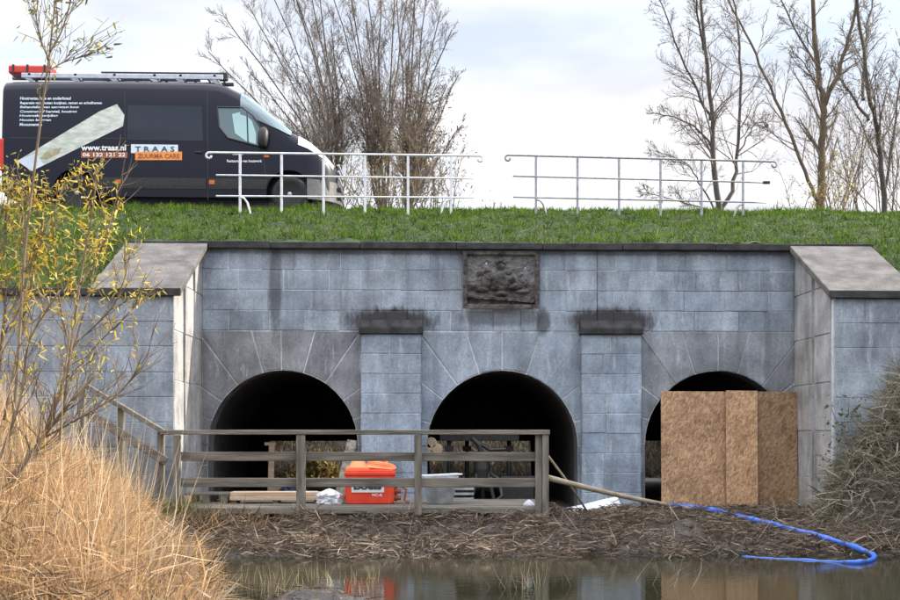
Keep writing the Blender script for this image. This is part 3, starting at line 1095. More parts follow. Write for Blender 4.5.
    text('T R A A S', 135, 174.5, 146.2, 151.6).build('lettering', M['ink'], root, recalc=False)
    q = MB(); decal(q, [(135.2, 151.9), (182, 151.6), (182, 160), (135.2, 160)], .011); q.build('name_panel', M['livery_orange'], root, recalc=False)
    text('ZUURMA CARE', 137.5, 179.5, 153.6, 158.3, .016).build('lettering', M['rust'], root, recalc=False)
    text('www.traas.nl', 81, 126, 144.5, 150.6, bold=.035).build('lettering', M['white'], root, recalc=False)
    side('number_panel', M['rust'], [(81, 151.4), (127.5, 151.8), (127.5, 158), (81, 157.8)], .008)
    text('06 132 121 22', 82.5, 125.5, 152.6, 156.6, bold=.03).build('lettering', M['white'], root, recalc=False)
    lines = [('Houtrestauratie en onderhoud', 20, 71, 96.8), ('Reparatie van houten kozijnen, ramen en schuiframen', 20, 102, 101.6), ('Behandeling van aangetast hout', 20, 79, 105.9), ('Constructief herstel, houtrot', 20, 77, 110.2), ('Houtrotbestrijding', 19.5, 58, 114.5), ('Houten bruggen', 19.5, 51, 118.8), ('Monumenten', 19.5, 42, 123)]
    for k, (s, a, b, y) in enumerate(lines):
        text(s, a, b, y - .2 + 0, y + 2.9 + (.4 if k == 1 else 0), shear=.15, bold=.03).build('lettering', M['paleblue'], root, recalc=False)
    text('TRAAS', 232, 243, 153, 155).build('lettering', M['white'], root, recalc=False)
    text('Restauratie van houtwerk', 227, 262, 159.5, 162.2).build('lettering', M['white'], root, recalc=False)

    # windscreen and nose pieces as patches of the shell
    def patch(x0, x1, a0, a1, off, nx=8, ny=10, edge=None):
        q = MB(); rows = []
        for i in range(nx + 1):
            x = x0 + (x1 - x0) * i / nx
            sec = section(x)
            L = [0.0]
            for p, r in zip(sec, sec[1:]): L.append(L[-1] + math.hypot(r[0] - p[0], r[1] - p[1]))
            row = []
            for j in range(ny + 1):
                t = (a0 + (a1 - a0) * j / ny) * L[-1]
                y, z = float(np.interp(t, L, [p[0] for p in sec])), float(np.interp(t, L, [p[1] for p in sec]))
                e = 1e-2
                y2, z2 = float(np.interp(t + e, L, [p[0] for p in sec])), float(np.interp(t + e, L, [p[1] for p in sec]))
                ny_, nz_ = -(z2 - z), (y2 - y)
                k = math.hypot(ny_, nz_) or 1
                sl_ = -(top(x + .03) - top(x - .03)) / .06
                nv = Vector((max(0, sl_) * abs(nz_ / k) if z > top(x) - .4 else (.6 if x > xf - .3 else 0), ny_ / k, nz_ / k)).normalized()
                row.append((x + nv.x * off, VC + y + nv.y * off, z + nv.z * off))
            rows.append(row)
        q.grid(rows)
        return q
    xa, xb = at(243, 0, VN + .4).x, at(295, 0, VN + .8).x
    patch(xa, xb, .285, .715, .022, 16, 18).build('windscreen', M['screen'], root, smooth=True, recalc=False)
    wq = MB()
    for yo in (-.55, .25): wq.tube([(xb - .02, VC + yo, top(xb) + .05), (xb - .35, VC + yo + .5, top(xb - .35) + .045)], .012, 5)
    wq.build('wiper', M['black'], root)
    # head lamps sweep back over the corners of the nose
    for a0, a1 in ((.26, .385), (.615, .74)):
        o = patch(xf - .72, xf - .10, a0, a1, .012, 10, 6).build('headlight', M['lamp'], root, smooth=True, recalc=False)
    q = patch(xf - .035, xf - .004, .20, .80, .02, 4, 14); q.build('grille', M['black'], root, smooth=True, recalc=False)
    q = MB()
    for z in (.98, .86, .74): q.box(xf - .03, xf + .012, VC - .40, VC + .40, ROADZ + z, ROADZ + z + .045)
    q.build('grille_bar', M['alu'], root, bevel=.008)
    q = MB(); rows = []
    for z in (.26, .34, .46, .58, .64):
        rows.append([(xf + .035 - .0 - .55 * (abs(t) / .98) ** 3.2, VC + t, ROADZ + z) for t in np.linspace(-1.0, 1.0, 21)])
    q.grid(rows); q.build('bumper', M['bumper'], root, smooth=True, recalc=False)
    q = MB()
    for z in (.34, .5): q.box(xf - .02, xf + .045, VC - .5, VC + .5, ROADZ + z, ROADZ + z + .06)
    q.build('air_intake', M['black'], root)
    # mirror
    q = MB()
    p = on_side(263, 137, .10)
    prof = [(.05, -.19), (.085, -.15), (.10, -.02), (.095, .10), (.06, .17), (.02, .19)]
    q.lathe(p, (0.08, 0, 1), prof, 14)
    q.bar(on_side(263, 144, 0), p + Vector((0, 0, -.12)), .06, .08)
    q.build('wing_mirror', M['black'], root, smooth=True)
    q = MB(); p2 = Vector((p.x, 2 * VC - p.y, p.z)); q.lathe(p2, (.08, 0, 1), prof, 14); q.bar(p2, p2 + Vector((0, -.14, -.1)), .06, .08)
    q.build('wing_mirror', M['black'], root, smooth=True)
    # tail lamps, rear doors
    for y0, y1 in ((VC - .98, VC - .80), (VC + .80, VC + .98)):
        q = MB(); q.box(XR - .035, XR + .05, y0 - .04 if y0 < VC else y0, y1 if y0 < VC else y1 + .04, ROADZ + .75, ROADZ + 1.35)
        q.build('tail_lamp', M['red'], root, bevel=.02)
    q = MB(); q.box(XR - .03, XR + .01, VC - .75, VC + .75, ROADZ + .32, ROADZ + .55); q.build('rear_bumper', M['black'], root, bevel=.02)
    # wheels
    for x, k in wheels:
        for y, s in ((VN + .045, 1), (VC + VH - .05, -1)):
            we = bpy.data.objects.new('wheel', None); COL.objects.link(we); we.parent = root
            c = Vector((x, y, ROADZ + .345)); we.location = c - Vector(root.location)
            q = MB(); q.lathe(c, (0, s, 0), [(.215, .0), (.23, -.012), (.30, -.012), (.335, .01), (.345, .04), (.345, .17), (.33, .2), (.2, .2)], 36)
            q.build('tyre', M['rubber'], we, smooth=True)
            q = MB(); q.lathe(c, (0, s, 0), [(.215, .004), (.20, .004), (.185, .03), (.13, .035), (.09, .012), (.05, .008), (.03, -.01)], 30)
            q.build('rim', M['rim'], we, smooth=True)
            q = MB()
            for j in range(10):
                a = 2 * math.pi * j / 10
                q.lathe(c + Vector((.158 * math.cos(a), -s * -.026, .158 * math.sin(a))), (0, s, 0), [(.02, .0), (.02, .006)], 10)
            q.build('rim_hole', M['black'], we)
    # roof rack
    rk = MB()
    za = at(120, 76.5, VN + .35).z
    rear, frt = at(22, 0, VN + .35).x, at(226, 0, VN + .35).x
    for y in (VN + .3, VC + .72): rk.box(rear, frt - .05, y, y + .05, za - .05, za + .045)
    r = rk.build('roof_rack', M['alu'], root, bevel=.01)
    q = MB()
    for px in (30, 76, 115, 155, 181, 215):
        x = at(px, 0, VN + .35).x
        for y in (VN + .305, VC + .725):
            q.prism([(x - .10, y, za - .05), (x + .04, y, za - .05), (x + .12, y, za - .16), (x + .06, y, za - .16)], (0, .04, 0))
        q.box(x - .025, x + .025, VN + .3, VC + .76, za + .0, za + .04)
    q.build('rack_foot', M['steel'], r)
    q = MB()
    q.box(at(101, 0, VN + .5).x, frt + .02, VN + .5, VN + .58, za + .05, za + .135)
    q.box(at(101, 0, VN + .5).x, frt + .02, VC + .1, VC + .18, za + .05, za + .11)
    x = at(101, 0, VN + .5).x
    while x < frt:
        q.box(x, x + .03, VN + .58, VC + .1, za + .06, za + .1); x += .28
    la = q.build('ladder', M['black'], None, bevel=.006)
    tag(la, 'black ladder lying flat on the roof rack of the van', 'ladder')
    q = MB()
    q.tube([(at(12, 0, VN + .7).x, VN + .75, za + .07), (at(200, 0, VN + .7).x, VN + .75, za + .07)], .055, 12)
    tag(q.build('rack_tube', M['alu'], None, smooth=False), 'long grey tube strapped beside the ladder on the van roof', 'tube')
    q = MB()
    q.box(frt - .13, frt + .03, VN + .34, VN + .44, za - .055, za + .10); q.box(frt - .3, frt - .18, VN + .34, VN + .42, za - .05, za + .07)
    q.build('rack_end', M['black'], r, bevel=.015)
    # red box at the rear end of the rack
    q = MB()
    a, b = at(8, 72, VN + .35), at(51, 64, VN + .35)
    q.box(a.x, b.x, VN + .35, VN + .75, za + .048, b.z - .02)
    rb = thing('red_load', 'red tarpaulin wrapped load on the back of the van roof rack', 'load', ((a.x + b.x) / 2, VN + .55, za + .048))
    q.build('wrap', M['red'], rb, bevel=.03)
    q = MB()
    for f in (.12, .45, .85):
        x = a.x + (b.x - a.x) * f
        q.box(x - .02, x + .02, VN + .343, VN + .757, za + .049, b.z - .012)
    q.build('strap', M['dark_iron'], rb)


M['bumper'] = mat('bumper_plastic', (.05, .052, .056), (.08, .082, .086), 12, .45)
build_van()


# ------------------------------------------------------------------ railings on the bridge
def railing(name, label, x0, x1, yl, yr, posts, mids, Y=3.2):
    """yl / yr: photo heights of the rails at the left and right end"""
    p0 = at((x0 + x1) / 2, 215, Y)
    root = thing(name, label, 'railing', (p0.x, Y, emb_z(p0.x, Y)))
    ends = []
    for k, (a, b) in enumerate(zip(yl, yr)):
        xa, xb = (x0, x1) if k == 0 else mids
        pa, pb = at(xa, a, Y), at(xb, b, Y)
        pts = [pa.lerp(pb, t / 10) for t in range(11)]
        if k == 0:                       # scrolled ends
            def curl(p, s):
                c = p + Vector((0, 0, -.055)); out = []
                for j in range(1, 11):
                    t = j / 10 * math.pi * 1.55; rr = .055 * (1 - .35 * j / 10)
                    out.append(c + Vector((s * rr * math.sin(t), 0, rr * math.cos(t))))
                return out
            pts = curl(pa, -1)[::-1] + pts + curl(pb, 1)
        mb = MB(); mb.tube(pts, .019 if k == 0 else .015, 8)
        mb.build('rail', M['rail_white'], root, smooth=True)
        ends.append((pa, pb))
    for j, px in enumerate(posts):
        tz = ends[0][0].lerp(ends[0][1], (px - x0) / (x1 - x0)).z
        p = at(px, 200, Y)
        mb = MB(); mb.bar((p.x, Y, tz), (p.x, Y, emb_z(p.x, Y) - .25), .042, .02, up=(0, 1, 0))
        o = mb.build('post', M['rail_white'], root, bevel=.004)
        if j in (0, len(posts) - 1):
            s = 1 if j == 0 else -1
            mb = MB()
            pts = [Vector((p.x, Y, tz - .76)), Vector((p.x + s * .07, Y - .02, tz - .78)), Vector((p.x + s * .13, Y - .03, tz - .86)), Vector((p.x + s * .17, Y - .04, tz - 1.0)), Vector((p.x + s * .19, Y - .04, emb_z(p.x, Y) - .1))]
            mb.tube(pts, .018, 7); mb.build('brace', M['rail_white'], o, smooth=True)
    mb = MB()
    return root


railing('bridge_railing', 'white pipe railing in front of the parked van', 209, 480, (152.5, 175, 196), (155.8, 178.5, 197.6), (240, 281.5, 323.5, 365, 408, 451), (216, 474))
rr_ = railing('bridge_railing', 'grey pipe railing standing alone to the right of the van', 508, 774, (155, 176, 197), (161.5, 182.5, 202.5), (536, 577.5, 619, 660.5, 701.5, 743), (513, 766))
for ch in rr_.children:
    for c2 in [ch] + list(ch.children):
        c2.data.materials[0] = M['steel']
mb = MB(); p = at(766.5, 182.5, 3.2); mb.bar(p - Vector((.06, 0, 0)), p + Vector((.06, 0, 0)), .05, .05)
mb.build('end_cap', M['black'], rr_, bevel=.01)


# ------------------------------------------------------------------ timber footbridge and stair rail
FY = -2.42


def beam(name, parent, a, b, w, h, material, up=(0, 0, 1), bev=.008):
    mb = MB(); mb.bar(a, b, w, h, up)
    return mb.build(name, material, parent, bevel=bev)


def build_footbridge():
    fx0, fx1 = at(166, 0, FY).x, at(548, 0, FY).x
    root = thing('timber_footbridge', 'weathered timber footbridge with post and rail fence below the arches', 'footbridge', ((fx0 + fx1) / 2, -1.5, DECK - .15))
    mb = MB()
    y = FY + .02
    while y < -.5:
        mb.box(fx0 + RND.uniform(0, .03), fx1 - RND.uniform(0, .03), y, y + .14, DECK - .045, DECK + RND.uniform(-.004, .004)); y += .15
    mb.build('deck', M['wood_old'], root, bevel=.005)
    mb = MB(); mb.box(fx0 + .02, fx1 - .02, FY - .03, FY + .015, DECK - .085, DECK - .012); mb.build('edge_beam', M['wood_old'], root, bevel=.008)
    for y in (FY + .4, -.8):
        mb = MB(); mb.box(fx0 + .05, fx1 - .05, y, y + .12, DECK - .13, DECK - .05); mb.build('joist', M['wood_old'], root)
    zt = at(360, 432, FY).z
    for px, w in ((177, .085), (301, .115), (418, .095)):
        p = at(px, 470, FY - .075)
        base = ground_z(p.x, FY - .1) - .2
        beam('post', root, (p.x, FY - .08, zt - .04), (p.x, FY - .08, base), w, .09, M['wood_old_v'], up=(0, 1, 0))
    for px in (538.5, 545):
        p = at(px, 470, FY - .02)
        beam('post', root, (p.x, FY - (.03 if px < 540 else .07), zt - .03), (p.x, FY - (.03 if px < 540 else .07), ground_z(p.x, FY) - .2), .085, .1, M['wood_old_v'], up=(0, 1, 0))
    a, b = at(161, 432.3, FY - .06), at(549.5, 432.3, FY - .06)
    beam('top_rail', root, (a.x, FY - .05, a.z), (b.x, FY - .05, b.z), .17, .062, M['wood_old'])
    for py in (456.5, 482.5):
        a, b = at(178, py, FY), at(541, py + .3, FY)
        m_ = (a.x + b.x) / 2 + .1
        beam('rail', root, (a.x, FY, a.z), (b.x, FY, b.z), .045, .118, M['wood_old'])
    return root


build_footbridge()


def build_stair_rail():
    a, b = at(85, 385, FY + .0), at(166, 433, FY + .0)
    root = thing('stair_handrail', 'sloping timber handrail climbing the bank left of the footbridge', 'handrail', (b.x, FY, ground_z(b.x, FY)))
    beam('top_rail', root, a, b, .11, .06, M['wood_old'])
    a2, b2 = at(88, 413, FY), at(167, 462, FY)
    beam('rail', root, a2, b2, .045, .11, M['wood_old'])
    for px, pt in ((82, 386), (121, 408), (161, 432)):
        p = at(px, pt, FY + .05)
        beam('post', root, (p.x, FY + .06, p.z), (p.x, FY + .06, ground_z(p.x, FY) - .25), .085, .085, M['wood_old_v'], up=(0, 1, 0))
    st = thing('bank_steps', 'grey concrete steps climbing the grassy bank beside the left wing wall', 'steps', (at(150, 480, FY).x, FY + .3, ground_z(at(150, 480, FY).x, FY)))
    for k in range(5):
        x = at(163, 0, FY).x - .30 * k
        mb = MB(); mb.box(x - .34, x, FY + .03, FY + .32, .2 + .16 * k, .50 + .16 * k + RND.uniform(-.01, .01))
        mb.build('step', M['slab'], st, bevel=.012)


build_stair_rail()

# ------------------------------------------------------------------ things on and around the deck
# orange site heater / distribution box
def build_orange_box():
    Y = -1.75
    a, b = at(345, 505, Y), at(394, 470, Y)
    root = thing('site_box', 'orange red rental equipment box standing on the footbridge deck', 'equipment box', ((a.x + b.x) / 2, Y + .25, DECK))
    mb = MB()
    zc = b.z
    w = b.x - a.x
    prof = [(a.x + .03, DECK), (b.x - .03, DECK), (b.x, DECK + .05), (b.x, zc - .02), (b.x - .02, zc), (a.x + .02, zc), (a.x, zc - .02), (a.x, DECK + .05)]
    mb.prism([(x, Y, z) for x, z in prof], (0, .5, 0))
    mb.build('housing', M['orange'], root, bevel=.015)
    mb = MB(); mb.box(a.x - .012, b.x + .012, Y - .012, Y + .512, zc - .075, zc - .03)
    mb.build('lid_rim', M['orange'], root, bevel=.008)
    pa, pb = at(351.5, 492.5, Y), at(384, 481, Y)
    mb = MB(); mb.box(pa.x, pb.x, Y - .010, Y - .002, pa.z, pb.z)
    pl = mb.build('name_plate', M['white'], root)

    def letters(s, x0, x1, z0, z1, y, material, parent, bold=.03):
        cu = bpy.data.curves.new('lettering', 'FONT'); cu.body = s; cu.offset = bold; cu.resolution_u = 3
        ob = bpy.data.objects.new('lettering', cu); COL.objects.link(ob)
        me = bpy.data.meshes.new_from_object(ob.evaluated_get(bpy.context.evaluated_depsgraph_get()))
        bpy.data.objects.remove(ob)
        co = np.array([v.co[:2] for v in me.vertices]); lo, hi = co.min(0), co.max(0)
        q = MB(); q.add([(x0 + (c[0] - lo[0]) / (hi[0] - lo[0]) * (x1 - x0), y, z0 + (c[1] - lo[1]) / (hi[1] - lo[1]) * (z1 - z0)) for c in co])
        for p in me.polygons: q.face(tuple(p.vertices))
        q.build('lettering', material, parent, recalc=False)
    letters('Boels', pa.x + .03, pb.x - .03, pa.z + .035, pb.z - .012, Y - .013, M['ink'], pl, .05)
    qa, qb = at(372, 496.5, Y), at(382.5, 493.6, Y)
    letters('MC-R', qa.x, qb.x, qa.z, qb.z, Y - .005, M['white'], root)
    # cable clips and a hose connection at the right end
    mb = MB()
    for dz in (.08, .17, .26): mb.lathe((b.x, Y + .12, DECK + dz), (1, 0, 0), [(.04, 0), (.045, .03), (.03, .05), (.03, .09)], 12)
    mb.tube([(b.x + .08, Y + .12, DECK + .26), (b.x + .16, Y + .1, DECK + .2), (b.x + .14, Y + .08, DECK + .06), (b.x + .2, Y + .05, DECK + .02)], .018, 8)
    mb.build('coupling', M['rust'], root)
    # traffic cone lying on top and coiled orange lead
    c = at(358, 470, Y + .2)
    mb = MB()
    mb.box(c.x - .16, c.x + .16, Y + .06, Y + .38, zc + .002, zc + .03)
    mb.lathe((c.x, Y + .22, zc + .03), (0, 0, 1), [(.135, 0), (.115, .03), (.065, .13), (.045, .135)], 20)
    o = mb.build('safety_cone', M['orange_pale'], None, smooth=False)
    tag(o, 'short faded orange cone set on top of the orange red box', 'cone')
    mb = MB()
    cx = at(380, 468, Y + .2).x
    for k in range(7):
        pts = []
        for j in range(25):
            t = 2 * math.pi * j / 24
            r1, r2 = .215 - .014 * k + RND.uniform(-.004, .004), .15 - .01 * k
            pts.append((cx + r1 * math.cos(t) - .005 * k, Y + .24 + r2 * math.sin(t), zc + .02 + .013 * k + .012 * math.sin(2 * t + k)))
        mb.tube(pts, .014, 6, cap=False)
    tag(mb.build('coiled_cable', M['orange_pale'], None, smooth=True), 'coil of orange cable lying on the orange red box', 'cable')


build_orange_box()


def build_deck_things():
    # grey mixing tub with a sheet over its rim
    Y = -1.9
    a, b = at(425, 504, Y), at(455, 475, Y)
    cx = (a.x + b.x) / 2
    root = thing('mixing_tub', 'grey square mixing tub standing behind the fence in front of the middle arch', 'tub', (cx, Y + .3, DECK))
    w0, w1, d0, d1, z1 = .165, .235, .2, .25, at(440, 477, Y).z
    mb = MB()
    def ring(w, d, z): return mb.add([(cx - w, Y + .25 - d, z), (cx + w, Y + .25 - d, z), (cx + w, Y + .25 + d, z), (cx - w, Y + .25 + d, z)])
    rs = [ring(w0, d0, DECK + .002), ring(w1, d1, z1 - .03), ring(w1 + .02, d1 + .02, z1 - .03), ring(w1 + .02, d1 + .02, z1), ring(w1 - .015, d1 - .015, z1), ring(w0 - .015, d0 - .015, DECK + .03)]
    for r, s in zip(rs, rs[1:]):
        for k in range(4): mb.face((r[k], r[(k + 1) % 4], s[(k + 1) % 4], s[k]))
    mb.face(rs[0]); mb.face(rs[-1])
    mb.build('tub_body', M['tub'], root, bevel=.008)
    mb = MB(); mb.bar((cx - .25, Y + .1, z1 + .012), (cx + .27, Y + .3, z1 + .03), .22, .018)
    tag(mb.build('pale_board', M['plastic_white'], None, bevel=.003), 'pale board laid across the rim of the grey tub', 'board')
    # stack of fresh planks on bearers
    Y = -1.55
    a, b = at(228, 503, Y), at(322, 491, Y)
    root = thing('plank_pack', 'pale fresh timber planks lying on the left end of the footbridge deck', 'planks', ((a.x + b.x) / 2, Y + .3, DECK))
    for k, (y, z0, z1, xe) in enumerate(((Y, .045, .10, 0), (Y + .005, .103, .158, .03), (Y + .17, .045, .10, .05), (Y + .17, .103, .158, -.08))):
        mb = MB(); mb.box(a.x + RND.uniform(0, .03), b.x + xe, y, y + .155, DECK + z0, DECK + z1)
        mb.build('plank', M['wood_new'], root, bevel=.005)
    for f in (.06, .5, .94):
        mb = MB(); x = a.x + (b.x - a.x) * f; mb.box(x - .035, x + .035, Y + .02, Y + .5, DECK, DECK + .044); mb.build('bearer', M['wood_old'], root)
    # pallet left of it
    a, b = at(184, 505, Y), at(227, 496, Y)
    root = thing('pallet', 'worn wooden pallet with dark gaps beside the fresh planks', 'pallet', ((a.x + b.x) / 2, Y + .3, DECK))
    mb = MB()
    for k in range(5): mb.box(a.x, b.x, Y + .02 + k * .13, Y + .12 + k * .13, DECK + .115, DECK + .137)
    mb.build('top_boards', M['wood_old'], root, bevel=.004)
    for f in (0.08, .5, .92):
        x = a.x + (b.x - a.x) * f
        mb = MB(); mb.box(x - .05, x + .05, Y + .02, Y + .64, DECK + .02, DECK + .115); mb.build('block', M['wood_new'] if f < .2 else M['wood_old'], root, bevel=.004)
    mb = MB(); mb.box(a.x, b.x, Y + .02, Y + .12, DECK, DECK + .019); mb.box(a.x, b.x, Y + .54, Y + .64, DECK, DECK + .019); mb.build('skid', M['wood_old'], root)
    # white crumpled sack
    p = at(329, 505, -1.75)
    mb = MB(); rows = []
    for j in range(13):
        v = j / 12
        rows.append([])
        for i in range(25):
            t = 2 * math.pi * i / 24
            r = (.14 if v < .6 else .14 * (1 - (v - .6) / .4) ** .6) * (1 + .25 * fbm(math.cos(t) * 2, math.sin(t) * 2, v * 4))
            rows[-1].append((p.x + 1.2 * r * math.cos(t), -1.65 + r * .8 * math.sin(t), DECK + .21 * v + .02 * fbm(t, v * 5, 3) * v))
    mb.grid(rows)
    tag(mb.build('sack', M['plastic_white'], None, merge=True), 'crumpled white plastic sack on the deck beside the orange box', 'sack')
    # plank leaning against the pilaster
    a, b = at(338, 503, -1.35), at(352, 441, -.32)
    mb = MB(); mb.bar((a.x, -1.3, DECK + .01), (b.x, -.30, b.z), .14, .04, up=(0, 1, 0))
    tag(mb.build('leaning_plank', M['wood_old_v'], None, bevel=.006), 'grey plank leaning on the left pillar behind the orange box', 'plank')
    # loose timber post and blocks inside the left arch
    p = at(271, 475, 1.2)
    mb = MB(); mb.bar((p.x, 1.2, ZF + .25), (p.x + .02, 1.2, at(271, 443, 1.2).z), .09, .09, up=(0, 1, 0)); mb.bar((p.x - .1, 1.2, at(271, 444, 1.2).z), (p.x + .08, 1.2, at(271, 444, 1.2).z), .06, .05)
    o = mb.build('shoring_post', M['wood_new'], None, bevel=.006); tag(o, 'pale upright timber post standing inside the left arch', 'post')
    q = at(273, 475, .9)
    root = thing('timber_blocks', 'pale grey timber blocks stacked inside the left arch under the post', 'timber', (q.x, 1.0, ZF))
    for k, (dx, w) in enumerate(((-.2, .24), (.06, .2), (-.08, .3))):
        mb = MB(); mb.box(q.x + dx, q.x + dx + w, .85, 1.35, ZF + (.0 if k < 2 else .153), ZF + (.15 if k < 2 else .26)); mb.build('block', M['wood_pole'], root, bevel=.006)
    # navy tarp bundle
    q = at(292, 478, .8)
    mb = MB(); rows = []
    for j in range(15):
        v = j / 14
        row = []
        for i in range(29):
            t = 2 * math.pi * i / 28
            r = math.sqrt(max(0, 1 - v * v)) * (1 + .35 * fbm(math.cos(t) * 3, math.sin(t) * 3, v * 3 + 5))
            row.append((q.x + .30 * r * math.cos(t), .9 + .3 * r * math.sin(t), ZF + .34 * v * (1 + .2 * fbm(t, v * 3, 8))))
        rows.append(row)
    mb.grid(rows)
    tag(mb.build('tarp_bundle', M['blue_dark'], None, merge=True), 'navy blue tarpaulin bundle lying inside the left arch', 'tarpaulin')
    # things in the middle arch: props, pump frame, crate
    for px, y0, lab in ((449, .9, 'dark steel prop nearest the left jamb of the middle arch'), (467, 1.6, 'dark steel prop second from the left inside the middle arch'), (509, 1.1, 'dark steel prop farthest right inside the middle arch')):
        p = at(px, 470, y0)
        pr = thing('steel_prop', lab, 'prop', (p.x, y0, ZF), 'steel props holding up the middle arch')
        ztop_ = at(px, 441, y0).z
        mb = MB(); mb.tube([(p.x, y0, ZF + .01), (p.x, y0, ZF + 1.1)], .035, 10); mb.build('outer_tube', M['dark_iron'], pr, smooth=True)
        mb = MB(); mb.tube([(p.x, y0, ZF + 1.05), (p.x, y0, ztop_)], .024, 10); mb.build('inner_tube', M['dark_iron'], pr, smooth=True)
        mb = MB(); mb.box(p.x - .08, p.x + .08, y0 - .08, y0 + .08, ZF, ZF + .01); mb.box(p.x - .07, p.x + .07, y0 - .07, y0 + .07, at(px, 446, y0).z - .08, at(px, 446, y0).z); mb.build('base_plate', M['dark_iron'], pr)
    a, b = at(440, 438, .9), at(516, 438, 1.6)
    mb = MB(); mb.box(a.x, b.x, .8, 1.75, at(449, 441, .9).z + .005, at(449, 441, .9).z + .10)  # beam added to end the props where the arch turns black
    tag(mb.build('added_header', M['dark_iron'], None), 'added dark beam capping the steel props where the middle arch is in shade', 'beam')
    p = at(482, 505, .3)
    pm = thing('pump_frame', 'black tripod pump with angled arm standing in the middle arch', 'pump', (p.x, .3, ZF))
    for dx, dy in ((-.18, -.15), (.2, -.12), (.02, .25)):
        mb = MB(); mb.tube([(p.x + dx, .3 + dy, ZF), (p.x + dx * .25, .3 + dy * .25, ZF + .62)], .028, 8); mb.build('leg', M['dark_iron'], pm)
    mb = MB(); mb.lathe((p.x, .3, ZF + .35), (0, 0, 1), [(.05, 0), (.11, .03), (.13, .2), (.12, .33), (.07, .4), (.05, .46)], 18); mb.build('pump_body', M['black'], pm, smooth=False)
    mb = MB(); mb.tube([(p.x, .3, ZF + .75), (p.x - .04, .3, ZF + .9), (p.x - .15, .3, ZF + 1.02)], .04, 8); mb.tube([(p.x - .1, .3, ZF + .98), (p.x + .12, .3, ZF + .84), (p.x + .36, .3, ZF + .85)], .03, 8); mb.build('arm', M['black'], pm)
    mb = MB(); mb.tube([(p.x + .1, .28, ZF + .5), (p.x + .25, .15, ZF + .4), (p.x + .3, .1, ZF + .15), (p.x + .15, .0, ZF + .04), (p.x - .2, -.05, ZF + .035)], .03, 8); mb.build('hose', M['dark_iron'], pm, smooth=True)
    p = at(463, 505, -.2)
    cr = thing('slatted_crate', 'low crate of pale slats beside the grey tub in the middle arch', 'crate', (p.x, .1, ZF))
    for k in range(4):
        mb = MB(); mb.box(p.x - .14, p.x + .16, -.25, -.23, ZF + .03 + .075 * k, ZF + .065 + .075 * k); mb.build('slat', M['tub'], cr)
    for dx in (-.14, .12):
        mb = MB(); mb.box(p.x + dx, p.x + dx + .04, -.228, -.19, ZF, ZF + .33); mb.build('corner_post', M['dark_iron'], cr)
    mb = MB(); mb.box(p.x - .13, p.x + .15, -.188, .2, ZF + .01, ZF + .3); mb.build('crate_body', M['dark_iron'], cr)
    p = at(520, 505, .5)
    bx = thing('tool_chest', 'dark tool chest with a lid at the right side of the middle arch', 'chest', (p.x, .7, ZF))
    mb = MB(); mb.box(p.x - .28, p.x + .22, .5, .95, ZF, ZF + .36); mb.build('chest_body', M['black'], bx, bevel=.02)
    mb = MB(); mb.box(p.x - .3, p.x + .24, .48, .97, ZF + .363, ZF + .43); mb.build('lid', M['dark_iron'], bx, bevel=.015)
    for k, (px, lab) in enumerate(((490, 'white crumpled rag on the floor under the black pump'), (529, 'small white rag on the deck by the end post'))):
        p = at(px, 503, -.1 if k == 0 else -2.2)
        mb = MB(); z0 = ZF if k == 0 else DECK
        rows = []
        for j in range(6):
            v = j / 5
            rows.append([(p.x + .07 * (1 - v ** 2) * math.cos(t) * (1 + .3 * math.sin(3 * t)), p.y + .05 * (1 - v ** 2) * math.sin(t), z0 + .08 * v + .005) for t in np.linspace(0, 2 * math.pi, 13)])
        mb.grid(rows); tag(mb.build('rag', M['plastic_white'], None, merge=True), lab, 'rag')
    # sawn logs in the middle arch
    k = 0
    labs = ['pale log end lowest left in the small pile in the middle arch', 'pale log end lowest right in the small pile in the middle arch', 'pale log end on top of the small pile in the middle arch']
    for px, py in ((426, 448.5), (437, 449), (431, 443)):
        p = at(px, py, .55)
        mb = MB(); mb.lathe((p.x, .5, p.z), (0, 1, 0), [(.075, 0), (.088, .01), (.09, .05), (.088, .6)], 16)
        tag(mb.build('sawn_log', M['wood_new'], None), labs[k], 'log', 'sawn logs stacked in the middle arch'); k += 1
    mb = MB(); z = at(431, 453, .55).z; x0, x1 = at(420, 0, .55).x, at(446, 0, .55).x
    sh = thing('trestle', 'dark trestle carrying the sawn logs in the middle arch', 'trestle', ((x0 + x1) / 2, .7, ZF))
    mb.box(x0, x1, .5, 1.0, z - .05, z); mb.build('shelf', M['wood_old'], sh)
    for x, y, dx in ((x0 + .03, .55, -.0), (x1 - .03, .55, .05), (x0 + .03, .95, -.0), (x1 - .03, .95, .05)):
        mb = MB(); mb.bar((x, y, z - .05), (x + dx, y, ZF), .05, .05, up=(0, 1, 0)); mb.build('leg', M['dark_iron'], sh)
    # white sheet against the right pillar
    Y = -1.02
    out = [(556, 511), (570, 507.5), (583, 504.5), (596, 501.5), (606, 499), (618, 496.8), (623, 511)]
    mb = MB(); rows = []
    xa, xb = 556.0, 623.0
    for i in range(25):
        px = xa + (xb - xa) * i / 24
        pt = float(np.interp(px, [556, 570, 583, 596, 606, 617, 623], [510.6, 507.5, 504.8, 501.5, 499, 496.8, 509]))
        row = []
        for j in range(8):
            py = 513 + (pt - 513) * j / 7
            y = Y + .22 * j / 7 + .015 * fbm(px * .12, j * .5)
            row.append(at(px, py, y))
        rows.append(row)
    mb.grid(rows)
    o = mb.build('plastic_sheet', M['plastic_white'], None, smooth=True, recalc=False)
    so_ = o.modifiers.new('thickness', 'SOLIDIFY'); so_.thickness = .006
    tag(o, 'white plastic sheet slumped at the foot of the right pillar', 'sheet')
    p = at(567, 516, -1.6)
    mb = MB(); mb.lathe((p.x, -1.6, p.z), (.5, .3, 1), [(.0, -.03), (.022, -.026), (.03, 0), (.022, .026), (0, .03)], 14)
